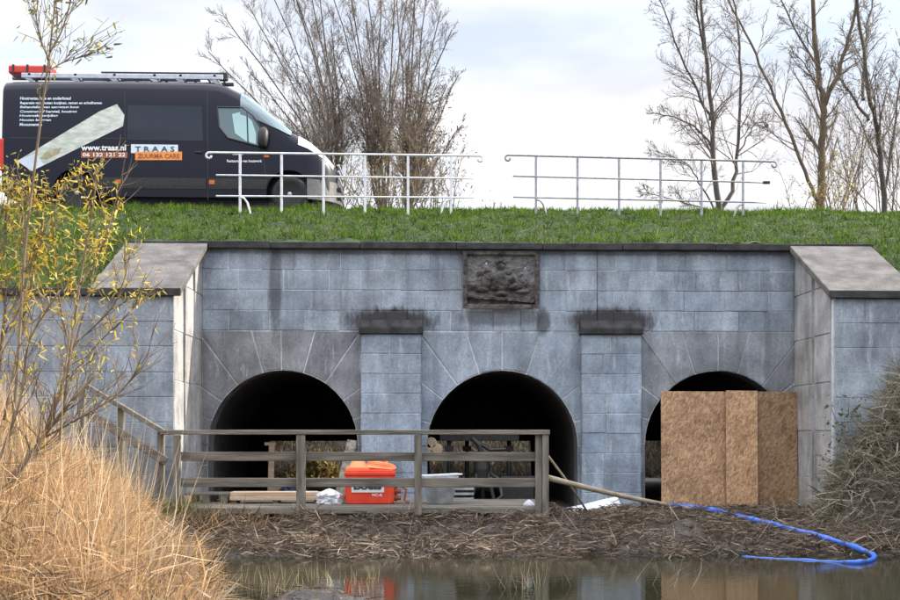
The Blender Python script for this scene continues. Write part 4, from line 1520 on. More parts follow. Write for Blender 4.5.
    tag(mb.build('foam_ball', M['white'], None, smooth=True), 'small white ball on the mud right of the footbridge', 'ball')
    # long pole and thin stick leaning on the end of the fence
    a, b = at(547, 477.5, -2.35), at(672, 506, -1.2)
    mb = MB(); n_ = 10; mb.tube([a.lerp(b, t / n_) + Vector((0, 0, -.02 * math.sin(math.pi * t / n_))) for t in range(n_ + 1)], [.04 - .001 * t for t in range(n_ + 1)], 10)
    tag(mb.build('wooden_pole', M['wood_pole'], None, smooth=True), 'long pale wooden pole running from the fence end to the mud', 'pole')
    a, b = at(545, 452, -2.3), at(587, 511, -1.75)
    mb = MB(); mb.tube([a, a.lerp(b, .5) + Vector((.01, 0, .01)), b], [.017, .016, .014], 8)
    tag(mb.build('leaning_stick', M['wood_pole'], None, smooth=True), 'thin stick leaning steeply on the end post of the fence', 'stick')


build_deck_things()

# OSB boards in front of the right arch
for nm_, px0, px1, py, Y, th, tilt, lab in (('osb1', 661.5, 728, 391.5, -.27, .02, .05, 'widest chipboard sheet, leftmost of three closing the right arch'), ('osb2', 726.5, 758, 390.8, -.34, .02, .03, 'narrow bright chipboard sheet between the two other sheets'), ('osb3', 757.5, 798, 391.8, -.24, .02, .06, 'darkest chipboard sheet, rightmost of three closing the right arch')):
    a, b = at(px0, 508, Y), at(px1, py, Y)
    mb = MB()
    mb.prism([(a.x, Y, .28), (b.x, Y, .28), (b.x, Y + tilt, b.z), (a.x, Y + tilt, b.z + .004)], (0, th, 0))
    tag(mb.build('chipboard_sheet', M[nm_], None, bevel=.002), lab, 'board', 'chipboard sheets in front of the right arch')

# blue lay-flat hose
hp = [(640, 501), (655, 503.5), (668, 504.5), (690, 506.5), (712, 510), (740, 516.5), (770, 524), (800, 531.5), (825, 538), (848, 545), (864, 551), (874, 556), (871, 560.5), (855, 562.8), (830, 562.5), (800, 560.5), (770, 559), (742, 557)]
pts = [on_ground(px, py, .085 if k < 11 else (.035 if k < 14 else .012), -.02) for k, (px, py) in enumerate(hp)]
sm = []
for k in range(len(pts) - 1):
    p0, p1, p2, p3 = pts[max(0, k - 1)], pts[k], pts[k + 1], pts[min(len(pts) - 1, k + 2)]
    for j in range(5):
        t = j / 5
        sm.append(.5 * ((2 * p1) + (p2 - p0) * t + (2 * p0 - 5 * p1 + 4 * p2 - p3) * t * t + (3 * p1 - p0 - 3 * p2 + p3) * t ** 3))
sm.append(pts[-1])
mb = MB(); mb.tube(sm, [(.035 + .005 * math.sin(k * .7) + .005 * math.sin(k * 1.9)) * float(np.interp(k, [len(sm) - 25, len(sm) - 1], [1, .45])) for k in range(len(sm))], 10, flat=.75)
tag(mb.build('drain_hose', M['blue'], None, smooth=True), 'blue drainage hose snaking over the mud into the water', 'hose')


# ------------------------------------------------------------------ vegetation
def rand_cols(n, pal, k=.25):
    pal = np.array(pal)
    c = pal[NP.integers(0, len(pal), n)]
    return c * NP.uniform(1 - k, 1 + k, (n, 1))


def up_dirs(n, lean=.35, wind=(0, 0)):
    d = NP.normal(size=(n, 3)) * lean
    d[:, 2] = 1
    d[:, 0] += wind[0]; d[:, 1] += wind[1]
    return d


def build_grass():
    n = 200000
    x = NP.uniform(-9.5, 11.5, n); y = NP.uniform(-1.95, 5.0, n)
    keep = ~((x > LX - .02) & (x < RX + .02) & (y < .42))
    keep &= NP.uniform(size=n) < np.where(y > 3.6, 1.0, .75)
    x, y = x[keep], y[keep]
    z = np.array([emb_z(a, b) for a, b in zip(x, y)]) - .01
    clump = np.array([fbm(a * 1.8, b * 1.8, 4) + .8 * fbm(a * 5.5, b * 5.5, 8) for a, b in zip(x, y)])
    n = len(x)
    pal = [(.058, .125, .010), (.040, .095, .007), (.085, .150, .014), (.13, .165, .022), (.022, .052, .006)]
    c = rand_cols(n, pal, .35) * (1 + .5 * np.clip(clump, -1, 1))[:, None]
    dry = NP.uniform(size=n) < .03 + .07 * (clump < -.4)
    c[dry] = rand_cols(int(dry.sum()), [(.20, .18, .06), (.15, .135, .04), (.11, .085, .04)])
    L = NP.uniform(.03, .085, n) * (1 + .6 * np.clip(clump, -.7, 1.2))
    # longer fringe hanging over the coping
    fr = (y < .75)
    L[fr] *= 1.6
    v, t, cc = blades(np.stack([x, y, z], 1), up_dirs(n, .6, (-.05, -.15)), L, NP.uniform(.006, .012, n), NP.normal(size=(n, 3)) * .03, c)
    tag(tri_mesh('bank_grass', v, t, cc, M['blade']), kind='stuff')
    # weeds: broader leaves scattered in tufts
    parts = []
    for _ in range(260):
        a, b = RND.uniform(-9, 11), RND.uniform(.5, 4.8)
        k = RND.randint(8, 16)
        base = np.tile([[a, b, emb_z(a, b)]], (k, 1)) + NP.normal(size=(k, 3)) * [.05, .05, .0]
        parts.append(blades(base, up_dirs(k, .9), NP.uniform(.05, .13, k), NP.uniform(.015, .03, k), NP.normal(size=(k, 3)) * .04, rand_cols(k, [(.05, .10, .02), (.08, .14, .03), (.04, .075, .018)])))
    v, t, c = joinb(parts)
    tag(tri_mesh('bank_weeds', v, t, c, M['blade']), kind='stuff')


build_grass()

STRAW = [(.58, .38, .19), (.46, .29, .14), (.66, .46, .26), (.35, .22, .11), (.53, .31, .16), (.62, .46, .30), (.25, .15, .08), (.50, .38, .25)]
DEAD = [(.135, .104, .08), (.095, .072, .056), (.20, .16, .125), (.06, .046, .036), (.15, .108, .078), (.28, .235, .185)]


def build_reeds():
    parts = []
    n = 92000
    y = NP.uniform(-11.2, -2.35, n)
    sx_ = np.array([shore_x(v) for v in y])
    d = NP.uniform(0, 1, n) ** 1.15 * 3.2
    x = sx_ - .14 - d
    z = np.array([max(0, ground_z(a, b)) for a, b in zip(x, y)])
    edge = np.clip(d / 1.1, 0, 1)
    clump = np.array([fbm(a * 1.3, b * 1.3, 9) for a, b in zip(x, y)])
    keep = (y < -3.0) | (d > .9)
    x, y, z, edge, clump = x[keep], y[keep], z[keep], edge[keep], clump[keep]
    n = len(x)
    L = NP.uniform(.18, .7, n) * (.35 + .65 * edge) * (1 + .5 * clump) * np.interp(y, [-5.5, -3.2], [1, .5])
    dirs = up_dirs(n, .45, (.10, -.05))
    c = rand_cols(n, STRAW, .28)
    br = (NP.uniform(size=n) < .45 * (1 - edge) + .08 + .25 * (clump < -.3))
    c[br] = rand_cols(int(br.sum()), DEAD, .3)
    gr = (NP.uniform(size=n) < .02)
    c[gr] = rand_cols(int(gr.sum()), [(.16, .20, .05), (.22, .22, .07)])
    parts.append(blades(np.stack([x, y, z - .03], 1), dirs, L, np.where(NP.uniform(size=n) < .12, NP.uniform(.006, .011, n), NP.uniform(.0025, .0058, n)), NP.normal(size=(n, 3)) * [.16, .16, .05] * L[:, None], c))
    # bent and fallen leaves
    n = 13000
    y = NP.uniform(-11.5, -2.6, n)
    d = NP.uniform(0, 3.0, n)
    x = np.array([shore_x(v) for v in y]) - .16 - d
    z = np.array([max(0, ground_z(a, b)) for a, b in zip(x, y)]) + NP.uniform(0, .42, n) * np.clip(d, 0.1, 1)
    dirs = NP.normal(size=(n, 3)); dirs[:, 2] *= .45
    L = NP.uniform(.15, .5, n)
    b = NP.normal(size=(n, 3)) * .06; b[:, 2] -= .06
    parts.append(blades(np.stack([x, y, z], 1), dirs, L, NP.uniform(.004, .011, n), b, rand_cols(n, STRAW + DEAD[:3], .25)))
    # broad bent leaves and broken stalks between them
    n = 1500
    y = NP.uniform(-11.0, -4.0, n); d = NP.uniform(.1, 3.0, n)
    x = np.array([shore_x(v) for v in y]) - .2 - d
    z = np.array([max(0, ground_z(a, b)) for a, b in zip(x, y)]) + NP.uniform(.0, .35, n)
    b = NP.normal(size=(n, 3)) * .16; b[:, 2] = -np.abs(b[:, 2]) - .05
    parts.append(blades(np.stack([x, y, z], 1), up_dirs(n, .7), NP.uniform(.2, .55, n), NP.uniform(.010, .020, n), b, rand_cols(n, STRAW[2:] + DEAD, .3)))
    v, t, c = joinb(parts)
    tag(tri_mesh('reed_bed', v, t, c, M['blade']), kind='stuff')
    # tall single stems standing above the bed
    n = 520
    y = NP.uniform(-11, -3.0, n); d = NP.uniform(.7, 3.2, n)
    x = np.array([shore_x(v) for v in y]) - d
    z = np.array([max(0, ground_z(a, b)) for a, b in zip(x, y)])
    L = NP.uniform(.7, 1.5, n) * np.interp(y, [-6, -3.5], [1, .55])
    v, t, c = blades(np.stack([x, y, z], 1), up_dirs(n, .22, (.05, 0)), L, NP.uniform(.006, .010, n), NP.normal(size=(n, 3)) * .12, rand_cols(n, [(.55, .42, .26), (.66, .54, .36), (.40, .29, .17)]))
    tag(tri_mesh('tall_reeds', v, t, c, M['blade']), kind='stuff')


build_reeds()


def build_debris():
    # flattened dead reed on the mud shelf
    parts = []
    n = 92000
    x = NP.uniform(-4.2, 8.0, n); y = NP.uniform(-4.45, -.15, n)
    keep = ~((y > FY) & (y < -.5) & (x < at(548, 0, FY).x) & (x > at(166, 0, FY).x)) & ~((x < WX0) & (y > -2.1)) & ~((x > WX1) & (y > -2.1)) & ~((x > 1.65) & (x < 2.85) & (y > -1.5))
    x, y = x[keep], y[keep]
    den = np.array([fbm(a * 1.5, b * 1.8, 12) for a, b in zip(x, y)])
    keep = NP.uniform(size=len(x)) < np.clip(.72 + den * .7, .3, 1)
    x, y, den = x[keep], y[keep], den[keep]
    n = len(x)
    z = np.array([ground_z(a, b) for a, b in zip(x, y)])
    keep = z > -.03
    x, y, z, den = x[keep], y[keep], z[keep], den[keep]; n = len(x)
    z = z + NP.uniform(0, .09, n) * (1 + np.clip(den, -.8, 1)) * np.interp(y, [-1.6, -.8], [1, .15])
    dirs = NP.normal(size=(n, 3)); dirs[:, 2] *= .2; dirs[:, 0] *= 1.4
    L = NP.uniform(.04, .12, n) + NP.uniform(0, 1, n) ** 4 * .22
    L = L * np.interp(y, [-1.6, -.8], [1, .4])
    parts.append(blades(np.stack([x, y, z], 1), dirs, L, NP.uniform(.005, .019, n), NP.normal(size=(n, 3)) * .04, rand_cols(n, DEAD, .45) * (1 + .4 * np.clip(den, -1, 1))[:, None]))
    # pale sticks poking out
    n = 330
    x = NP.uniform(-4.0, 7.0, n); y = NP.uniform(-4.2, -2.5, n)
    z = np.array([ground_z(a, b) for a, b in zip(x, y)])
    dirs = NP.normal(size=(n, 3)); dirs[:, 2] = np.abs(dirs[:, 2]) * .6
    parts.append(blades(np.stack([x, y, z], 1), dirs, NP.uniform(.15, .5, n), NP.uniform(.006, .012, n), NP.normal(size=(n, 3)) * .05, rand_cols(n, [(.42, .36, .28), (.5, .42, .32), (.30, .24, .17)], .2)))
    v, t, c = joinb(parts)
    tag(tri_mesh('dead_reed_litter', v, t, c, M['blade']), kind='stuff')
    # pale tangle on the left end of the shelf
    n = 900
    c0 = at(215, 512, -2.7)
    x = c0.x + NP.normal(size=n) * .38; y = -2.85 + NP.normal(size=n) * .2
    z = np.array([ground_z(a, b) for a, b in zip(x, y)])
    dirs = NP.normal(size=(n, 3)); dirs[:, 2] = np.abs(dirs[:, 2]) * .8 + .2; dirs[:, 0] += .5
    v, t, c = blades(np.stack([x, y, z], 1), dirs, NP.uniform(.15, .42, n), NP.uniform(.005, .010, n), NP.normal(size=(n, 3)) * .09, rand_cols(n, DEAD + STRAW[:2], .3))
    tag(tri_mesh('dry_tangle', v, t, c, M['blade']), kind='stuff')
    # green fringe between the steps and the deck
    n = 2600
    c0 = at(150, 485, -2.6)
    x = c0.x + NP.normal(size=n) * .30; y = -2.6 + NP.normal(size=n) * .12
    z = np.array([ground_z(a, b) for a, b in zip(x, y)])
    v, t, c = blades(np.stack([x, y, z], 1), up_dirs(n, .6), NP.uniform(.1, .34, n), NP.uniform(.006, .014, n), NP.normal(size=(n, 3)) * .07, rand_cols(n, [(.10, .14, .035), (.07, .10, .03), (.22, .20, .09), (.30, .24, .13)], .3))
    tag(tri_mesh('bank_fringe', v, t, c, M['blade']), kind='stuff')
    # heap of dead stalks against the right wing wall
    n = 40000
    y = -2.15 - NP.uniform(0, 1, n) ** 1.5 * 6.5; x = 4.75 + .75 * np.maximum(0, -y - 2.9) + NP.uniform(0, 1, n) ** .8 * 5.5
    z = np.array([max(0, ground_z(a, b)) for a, b in zip(x, y)])
    hgt = np.clip((x - 4.75 - .75 * np.maximum(0, -y - 2.9)) / 1.3, .12, 1) * .75
    z = z + NP.uniform(0, 1, n) * hgt * .7
    dirs = NP.normal(size=(n, 3)); dirs[:, 2] += .25; dirs[:, 0] -= .25
    L = NP.uniform(.15, .5, n)
    b = NP.normal(size=(n, 3)) * .10; b[:, 2] -= .10
    HEAP = [(.30, .26, .20), (.22, .19, .145), (.38, .34, .27), (.15, .125, .095), (.25, .22, .15), (.17, .17, .10)]
    p1 = blades(np.stack([x, y, z], 1), dirs, L, np.where(NP.uniform(size=n) < .12, NP.uniform(.016, .03, n), NP.uniform(.005, .013, n)), b, rand_cols(n, HEAP, .4))
    v, t, c = joinb([p1])
    tag(tri_mesh('dead_stalk_heap', v, t, c, M['blade']), kind='stuff')
    # shoal in front: stubble and wet litter
    n = 1500
    x = -1.15 + NP.normal(size=n) * .75; y = -8.35 + NP.normal(size=n) * .4
    z = np.array([ground_z(a, b) for a, b in zip(x, y)]); k = z > -.02
    x, y, z = x[k], y[k], z[k]; n = len(x)
    dirs = NP.normal(size=(n, 3)); dirs[:, 2] *= .15
    p1 = blades(np.stack([x, y, z + .01], 1), dirs, NP.uniform(.04, .16, n), NP.uniform(.004, .010, n), NP.normal(size=(n, 3)) * .01, rand_cols(n, DEAD, .35))
    n = 170
    x = NP.uniform(-2.5, -.6, n); y = NP.uniform(-7.8, -6.2, n)
    p2 = blades(np.stack([x, y, np.full(n, -.05)], 1), up_dirs(n, .25), NP.uniform(.08, .28, n), NP.uniform(.004, .007, n), NP.normal(size=(n, 3)) * .02, rand_cols(n, [(.36, .30, .16), (.28, .25, .12), (.42, .36, .22)], .2))
    v, t, c = joinb([p1, p2])
    tag(tri_mesh('shoal_stubble', v, t, c, M['blade']), kind='stuff')
    # grass clumps standing in the water
    for cx, cy, k, lab in ((522, 577, 26, 'thin tuft of pale grass standing in the water near the photo centre'), (655, 586, 16, 'few pale leaning reed stems rising from the water below the chipboard')):
        p = at(cx, cy + 8, -7.2)
        base = np.stack([p.x + NP.normal(size=k) * .18, -7.2 + NP.normal(size=k) * .25, np.full(k, -.05)], 1)
        lean = (.0, 0) if cx < 600 else (.75, 0)
        v, t, c = blades(base, up_dirs(k, .3, lean), NP.uniform(.15, .42, k) * (1 if cx < 600 else 1.25), NP.uniform(.003, .006, k), NP.normal(size=(k, 3)) * .08, rand_cols(k, [(.26, .23, .15), (.20, .18, .10), (.32, .28, .20)], .2))
        tag(tri_mesh('grass_tuft', v, t, c, M['blade']), lab, 'grass tuft')


build_debris()

# two small yellow flowers in the reeds
for px, py, lab in ((98, 500, 'larger yellow flower among the dry reeds'), (140, 538, 'smaller yellow flower low in the dry reeds near the mud')):
    p = on_ground(px, py + 12)
    p = at(px, py, p.y - .5)
    g = ground_z(p.x, p.y)
    r = .038 if px < 120 else .028
    fl = thing('yellow_flower', lab, 'flower', (p.x, p.y, g))
    mb = MB(); mb.tube([(p.x + .02, p.y, g), (p.x + .01, p.y, (g + p.z) / 2), (p.x, p.y, p.z)], .004, 5); mb.build('stem', M['wood_pole'], fl)
    mb = MB()
    for k in range(9):
        a = k * 2 * math.pi / 9
        d = Vector((math.cos(a), -.45, math.sin(a))).normalized(); s_ = Vector((-math.sin(a), 0, math.cos(a)))
        mb.poly([p, p + d * r * .6 + s_ * r * .35, p + d * r * 1.3, p + d * r * .6 - s_ * r * .35])
    mb.build('petals', M['yellow'], fl, recalc=False)


# ------------------------------------------------------------------ trees
def limb(mb, p, d, L, r, rnd, seg=6, wob=.12, lift=.05, sides=6, taper=.35):
    pts, rad = [Vector(p)], [r]
    d = Vector(d).normalized()
    for k in range(seg):
        d = (d + Vector((rnd.gauss(0, wob), rnd.gauss(0, wob), rnd.gauss(0, wob) + lift))).normalized()
        pts.append(pts[-1] + d * (L / seg))
        rad.append(r * (1 - (1 - taper) * (k + 1) / seg))
    mb.tube(pts, rad, sides, cap=False)
    return pts, rad


def ramify(mb, pts, rad, rnd, levels, count, ratio, spread, lift, t0=.25, leaves=None, rmin=.006, wob=.14):
    n = len(pts)
    Ltot = sum((b - a).length for a, b in zip(pts, pts[1:]))
    for k in range(count):
        t = t0 + (1 - t0) * (k + rnd.random()) / count
        f = t * (n - 1); i = min(n - 2, int(f))
        p = pts[i].lerp(pts[i + 1], f - i)
        d = (pts[i + 1] - pts[i]).normalized()
        s = Vector((rnd.gauss(0, 1), rnd.gauss(0, 1), rnd.gauss(0, 1)))
        s = (s - d * s.dot(d)).normalized()
        a = rnd.uniform(*spread)
        nd = d * math.cos(a) + s * math.sin(a)
        L = Ltot * ratio * (1.15 - .75 * t) * rnd.uniform(.65, 1.25)
        r = max(rmin, (rad[i] * .40) * (1.1 - .5 * t))
        lv = levels > 1
        q, qr = limb(mb, p, nd, L, r, rnd, seg=5 if lv else 4, wob=wob, lift=lift, sides=5 if lv else 3, taper=.35)
        if leaves is not None and not lv:
            leaves.extend(q[1:])
        if lv:
            ramify(mb, q, qr, rnd, levels - 1, max(3, int(count * .42)), min(.55, ratio * 2.1), (spread[0] * .9, spread[1] * .85), lift, .15, leaves, rmin, wob)


def leaf_set(pts, n, size, pal, jit=.12, droop=0.0, width=.28):
    pts = np.array([tuple(p) for p in pts])
    b = pts[NP.integers(0, len(pts), n)] + NP.normal(size=(n, 3)) * jit
    d = NP.normal(size=(n, 3)); d[:, 2] -= droop
    L = NP.uniform(size[0], size[1], n)
    return blades(b, d, L, L * width, NP.normal(size=(n, 3)) * L[:, None] * .15, rand_cols(n, pal, .25))


def bare_tree(name, label, stems, seed, material, levels=3, count=14, ratio=.32, spread=(.4, .85), lift=.06, leafpal=None, nleaf=0, group=None, rmin=.007, lsize=(.05, .1), leafmax=None, t0=.25):
    """stems: list of (pixel polyline, depth, base radius, tip radius)"""
    rnd = random.Random(seed)
    px, py = stems[0][0][0]
    Y = stems[0][1]
    b = at(px, py, Y)
    root = thing(name, label, 'tree', (b.x, Y, min(b.z, emb_z(b.x, Y))), group)
    tk, cr = MB(), MB()
    tips = []
    for poly, y, r0, r1 in stems:
        pts = [at(u, v, y) for u, v in poly]
        y1 = rnd.uniform(-1.2, 1.2)
        sm_ = []
        m_ = len(pts)
        for k in range(m_ - 1):
            p0, p1, p2, p3 = pts[max(0, k - 1)], pts[k], pts[k + 1], pts[min(m_ - 1, k + 2)]
            for j in range(4):
                t = j / 4
                q = .5 * ((2 * p1) + (p2 - p0) * t + (2 * p0 - 5 * p1 + 4 * p2 - p3) * t * t + (3 * p1 - p0 - 3 * p2 + p3) * t ** 3)
                sm_.append(q)
        sm_.append(pts[-1])
        N = len(sm_)
        sm_ = [q + Vector((rnd.gauss(0, .02), y1 * k / N, rnd.gauss(0, .01))) for k, q in enumerate(sm_)]
        rad = [r0 + (r1 - r0) * (k / (N - 1)) ** .8 for k in range(N)]
        if r0 > .02 or True:
            tk.tube(sm_, rad, 8, cap=False)
        ramify(cr, sm_, rad, rnd, levels - 1, count, ratio, spread, lift, t0, tips, rmin)
    tk.build('trunk', material, root, smooth=True, recalc=False)
    cr.build('branches', M['twig'], root, recalc=False)
    if leafpal and tips:
        if leafmax: tips = [p for p in tips if p.z < leafmax] or tips
        v, t, c = leaf_set(tips, nleaf, lsize, leafpal)
        tri_mesh('leaves', v, t, c, M['leaf'], root)
    return root


AUT = [(.30, .20, .06), (.22, .15, .05), (.34, .24, .08), (.16, .12, .05), (.20, .17, .06)]
BRN = [(.11, .075, .05), (.15, .10, .06), (.08, .06, .045), (.19, .13, .07)]


def fan(base, tips, Y, r, seed, bow=.35):
    rnd = random.Random(seed)
    out = []
    for tx, ty in tips:
        bx, by = base
        mx = bx + (tx - bx) * (.5 - bow * .35) + rnd.uniform(-4, 4); my = by + (ty - by) * .5
        out.append(([(bx + rnd.uniform(-3, 3), by), (bx + (tx - bx) * .22, by + (ty - by) * .22), (mx, my), (tx, ty)], Y + rnd.uniform(-.8, .8), r * rnd.uniform(.7, 1.1), .012))
    return out


# dense bare clump behind the van: three many-stemmed trees
bare_tree('bare_tree', 'bare many-stemmed tree rising directly behind the van bonnet', fan((345, 222), [(212, 60), (226, 22), (243, -8), (262, -30), (283, -45), (302, -40), (318, -30), (250, 70), (222, 100), (290, -20), (270, 30), (330, 20)], 16, .042, 3), 21, M['bark'], 4, 27, .23, (.3, .85), .07, BRN, 420, 'bare trees behind the left railing', t0=.28, rmin=.0045)
bare_tree('bare_tree', 'bare many-stemmed tree in the middle of the clump behind the left railing', fan((383, 222), [(325, -40), (345, -50), (362, -45), (380, -55), (398, -48), (410, -40), (350, 20), (370, 40), (335, 60)], 16.5, .045, 4), 22, M['bark'], 4, 27, .23, (.3, .85), .07, BRN, 420, 'bare trees behind the left railing', t0=.28, rmin=.0045)
bare_tree('bare_tree', 'bare many-stemmed tree with a few dark leaves at the right end of the left railing', fan((405, 222), [(396, -30), (416, -40), (428, -20), (440, 5), (450, 40), (458, 80), (463, 118), (447, 95), (430, 60), (415, 20), (405, 60), (440, 130)], 15.5, .04, 5), 23, M['bark'], 4, 26, .23, (.3, .9), .06, BRN, 800, 'bare trees behind the left railing', t0=.28, rmin=.0045, lsize=(.07, .15), leafmax=at(450, 90, 15.5).z)
# low brush under them
def brush(label, x0, x1, y0, Y, seed, n, hgt, pal, nleaf, group, lsz=(.06, .13)):
    rnd = random.Random(seed)
    b = at((x0 + x1) / 2, y0, Y)
    root = thing('shrub', label, 'shrub', (b.x, Y, emb_z(b.x, Y)), group)
    mb, tips = MB(), []
    for k in range(n):
        p = at(rnd.uniform(x0, x1), y0, Y + rnd.uniform(-.9, .9)); p.z = at(450, y0, Y).z - .3
        q, qr = limb(mb, p, (rnd.gauss(0, .28), rnd.gauss(0, .25), 1), hgt * rnd.uniform(.55, 1.1), rnd.uniform(.012, .022), rnd, 6, .12, .04, 4, .3)
        ramify(mb, q, qr, rnd, 2, 6, .38, (.35, .8), .06, .15, tips, .006)
    mb.build('stems', M['twig'], root, recalc=False)
    v, t, c = leaf_set(tips, nleaf, lsz, pal)
    tri_mesh('leaves', v, t, c, M['leaf'], root)


brush('tan leafed brush growing low behind the van nose', 322, 400, 222, 13.5, 31, 26, 2.6, AUT, 850, 'shrubs behind the railings', (.05, .10))
brush('brown leafed brush low behind the right end of the left railing', 398, 455, 222, 13.5, 32, 20, 2.7, AUT + BRN, 650, 'shrubs behind the railings', (.06, .12))
brush('small dark weeds on the crest between the two railings', 482, 502, 216, 5.4, 33, 7, .55, BRN, 60, None, (.03, .06))

bare_tree('bare_tree', 'slim forked bare tree behind the right railing', [([(719, 216), (714, 160), (710, 110), (703, 50), (696, -30)], 10, .075, .028), ([(720, 216), (734, 180), (740, 140), (744, 70), (742, 20), (738, -15)], 10.2, .055, .018), ([(711, 120), (697, 90), (676, 40), (660, -5)], 10, .04, .012), ([(714, 150), (700, 128), (678, 114), (655, 108)], 9.9, .03, .008), ([(703, 50), (694, 20), (690, -10)], 10.2, .03, .012), ([(738, 155), (752, 130), (764, 118), (776, 120)], 10, .022, .006), ([(719, 214), (700, 190), (688, 172), (670, 163), (642, 157)], 9.8, .024, .006), ([(718, 214), (690, 204), (660, 196), (640, 192)], 9.7, .018, .005)], 41, M['bark'], 4, 22, .29, (.5, 1.1), .04, rmin=.0045, t0=.2)
bare_tree('bare_tree', 'tallest bare tree with a thick brown trunk near the right edge', [([(821, 222), (822, 180), (824, 140), (825, 100), (820, 60), (816, -40)], 14, .13, .05), ([(824, 104), (838, 72), (850, 36), (862, -20)], 14.2, .075, .03), ([(818, 200), (806, 170), (790, 120), (770, 70), (752, 25), (730, -20)], 13.6, .055, .022), ([(821, 70), (806, 45), (790, 10), (780, -20)], 14, .035, .015), ([(823, 120), (816, 90), (806, 70), (790, 55)], 13.8, .035, .01)], 42, M['bark_warm'], 4, 20, .25, (.4, .95), .04, AUT, 220, rmin=.006, t0=.22)
bare_tree('bare_tree', 'leaning bare tree with a pale trunk at the right edge of the photo', [([(886, 222), (879, 170), (870, 125), (860, 90), (848, 20), (840, -40)], 15, .085, .035), ([(868, 120), (858, 100), (846, 80), (836, 60)], 15, .05, .015), ([(884, 200), (893, 150), (902, 100), (912, 40)], 15.3, .05, .02), ([(864, 100), (868, 60), (876, 20), (884, -20)], 15.2, .05, .02)], 43, M['bark'], 4, 20, .26, (.4, .95), .04, BRN, 160, rmin=.006, t0=.22)
brush('thin brown brush with yellow leaves around the thick trunk', 800, 842, 222, 13.2, 34, 10, 2.2, [(.42, .30, .05), (.34, .25, .05), (.25, .20, .06)], 420, 'shrubs at the right edge', (.05, .11))
brush('tall brown leafless brush between the thick trunk and the leaning tree', 836, 880, 222, 16, 35, 18, 4.2, AUT + BRN, 420, 'shrubs at the right edge', (.06, .12))
brush('tall brown brush at the far right edge of the photo', 876, 930, 222, 16, 36, 20, 4.6, AUT + BRN, 520, 'shrubs at the right edge', (.06, .12))

# the far side seen through the arches: scrubby bank
rnd = random.Random(77)
n = 26000
x = NP.uniform(-9, 11, n); y = NP.uniform(12.2, 21, n)
z = np.array([ground_z(a, b) for a, b in zip(x, y)])
v, t, c = blades(np.stack([x, y, z], 1), up_dirs(n, .7), NP.uniform(.15, .6, n), NP.uniform(.02, .05, n), NP.normal(size=(n, 3)) * .1, rand_cols(n, [(.085, .066, .05), (.11, .09, .07), (.06, .065, .03), (.09, .06, .05), (.15, .125, .095)], .3))
tag(tri_mesh('far_scrub', v, t, c, M['blade']), kind='stuff')
p = at(318, 478, 9.0)
n = 1500
u = NP.uniform(0, 1, n); th = NP.uniform(0, 2 * math.pi, n); rr = np.sqrt(NP.uniform(0, 1, n))
hx = at(316, 478, 11.9).x
v, t, c = blades(np.stack([hx + .75 * rr * np.cos(th), 12.3 + .6 * rr * np.sin(th), .32 + .75 * (1 - rr) * NP.uniform(.6, 1, n)], 1), NP.normal(size=(n, 3)), NP.uniform(.08, .2, n), NP.uniform(.04, .09, n), NP.normal(size=(n, 3)) * .02, rand_cols(n, [(.42, .31, .13), (.50, .40, .20), (.32, .23, .10), (.24, .24, .08)], .3))
tag(tri_mesh('leaf_heap', v, t, c, M['blade']), kind='stuff')


# ------------------------------------------------------------------ willow saplings in the left foreground
WIL = [(.62, .45, .05), (.70, .54, .09), (.52, .40, .06), (.36, .34, .07), (.56, .34, .05), (.72, .60, .19), (.28, .27, .07)]
WGR = [(.16, .17, .06), (.22, .22, .07), (.12, .13, .06), (.30, .27, .09)]


def willow(label, stems, Y, seed, nleaf, pal, side=9, size=(.05, .10), zone=None, rtwig=.0035):
    rnd = random.Random(seed)
    b = at(*stems[0][0][0], Y)
    g = ground_z(b.x, Y)
    root = thing('willow_sapling', label, 'sapling', (b.x, Y, g), 'willow saplings at the left edge')
    mb, tw, tips = MB(), MB(), []
    for poly, r0, r1 in stems:
        pts = [at(u, v, Y + rnd.uniform(-.05, .05)) for u, v in poly]
        sm_ = []
        m_ = len(pts)
        for k in range(m_ - 1):
            p0, p1, p2, p3 = pts[max(0, k - 1)], pts[k], pts[k + 1], pts[min(m_ - 1, k + 2)]
            for j in range(5):
                t = j / 5
                sm_.append(.5 * ((2 * p1) + (p2 - p0) * t + (2 * p0 - 5 * p1 + 4 * p2 - p3) * t * t + (3 * p1 - p0 - 3 * p2 + p3) * t ** 3))
        sm_.append(pts[-1]); N = len(sm_)
        rad = [r0 + (r1 - r0) * k / (N - 1) for k in range(N)]
        mb.tube(sm_, rad, 7)
        for k in range(side):
            t = .12 + .86 * (k + rnd.random()) / side
            i = min(N - 2, int(t * (N - 1)))
            d = (sm_[i + 1] - sm_[i]).normalized()
            nd = d + Vector((rnd.gauss(0, .55), rnd.gauss(0, .4), rnd.gauss(.1, .2)))
            q, qr = limb(tw, sm_[i], nd, rnd.uniform(.25, .6) * (1.1 - .3 * t), max(rtwig, rad[i] * .4), rnd, 5, .10, .06, 4, .4)
            tips.extend(q[1:])
            for _ in range(2):
                q2, _r = limb(tw, q[rnd.randint(1, 3)], (q[-1] - q[0]).normalized() + Vector((rnd.gauss(0, .5), rnd.gauss(0, .4), rnd.gauss(0, .3))), rnd.uniform(.12, .3), rtwig, rnd, 4, .12, .04, 3, .5)
                tips.extend(q2[1:])
    mb.build('stem', M['twig_tan'], root, smooth=True, recalc=False)
    tw.build('twigs', M['twig_tan'], root, recalc=False)
    if zone: tips = [p for p in tips if zone(p)] or tips
    v, t, c = leaf_set(tips, nleaf, (size[0] * .95, size[1]), pal, .03, .35, .21)
    tri_mesh('leaves', v, t, c, M['leaf'], root)


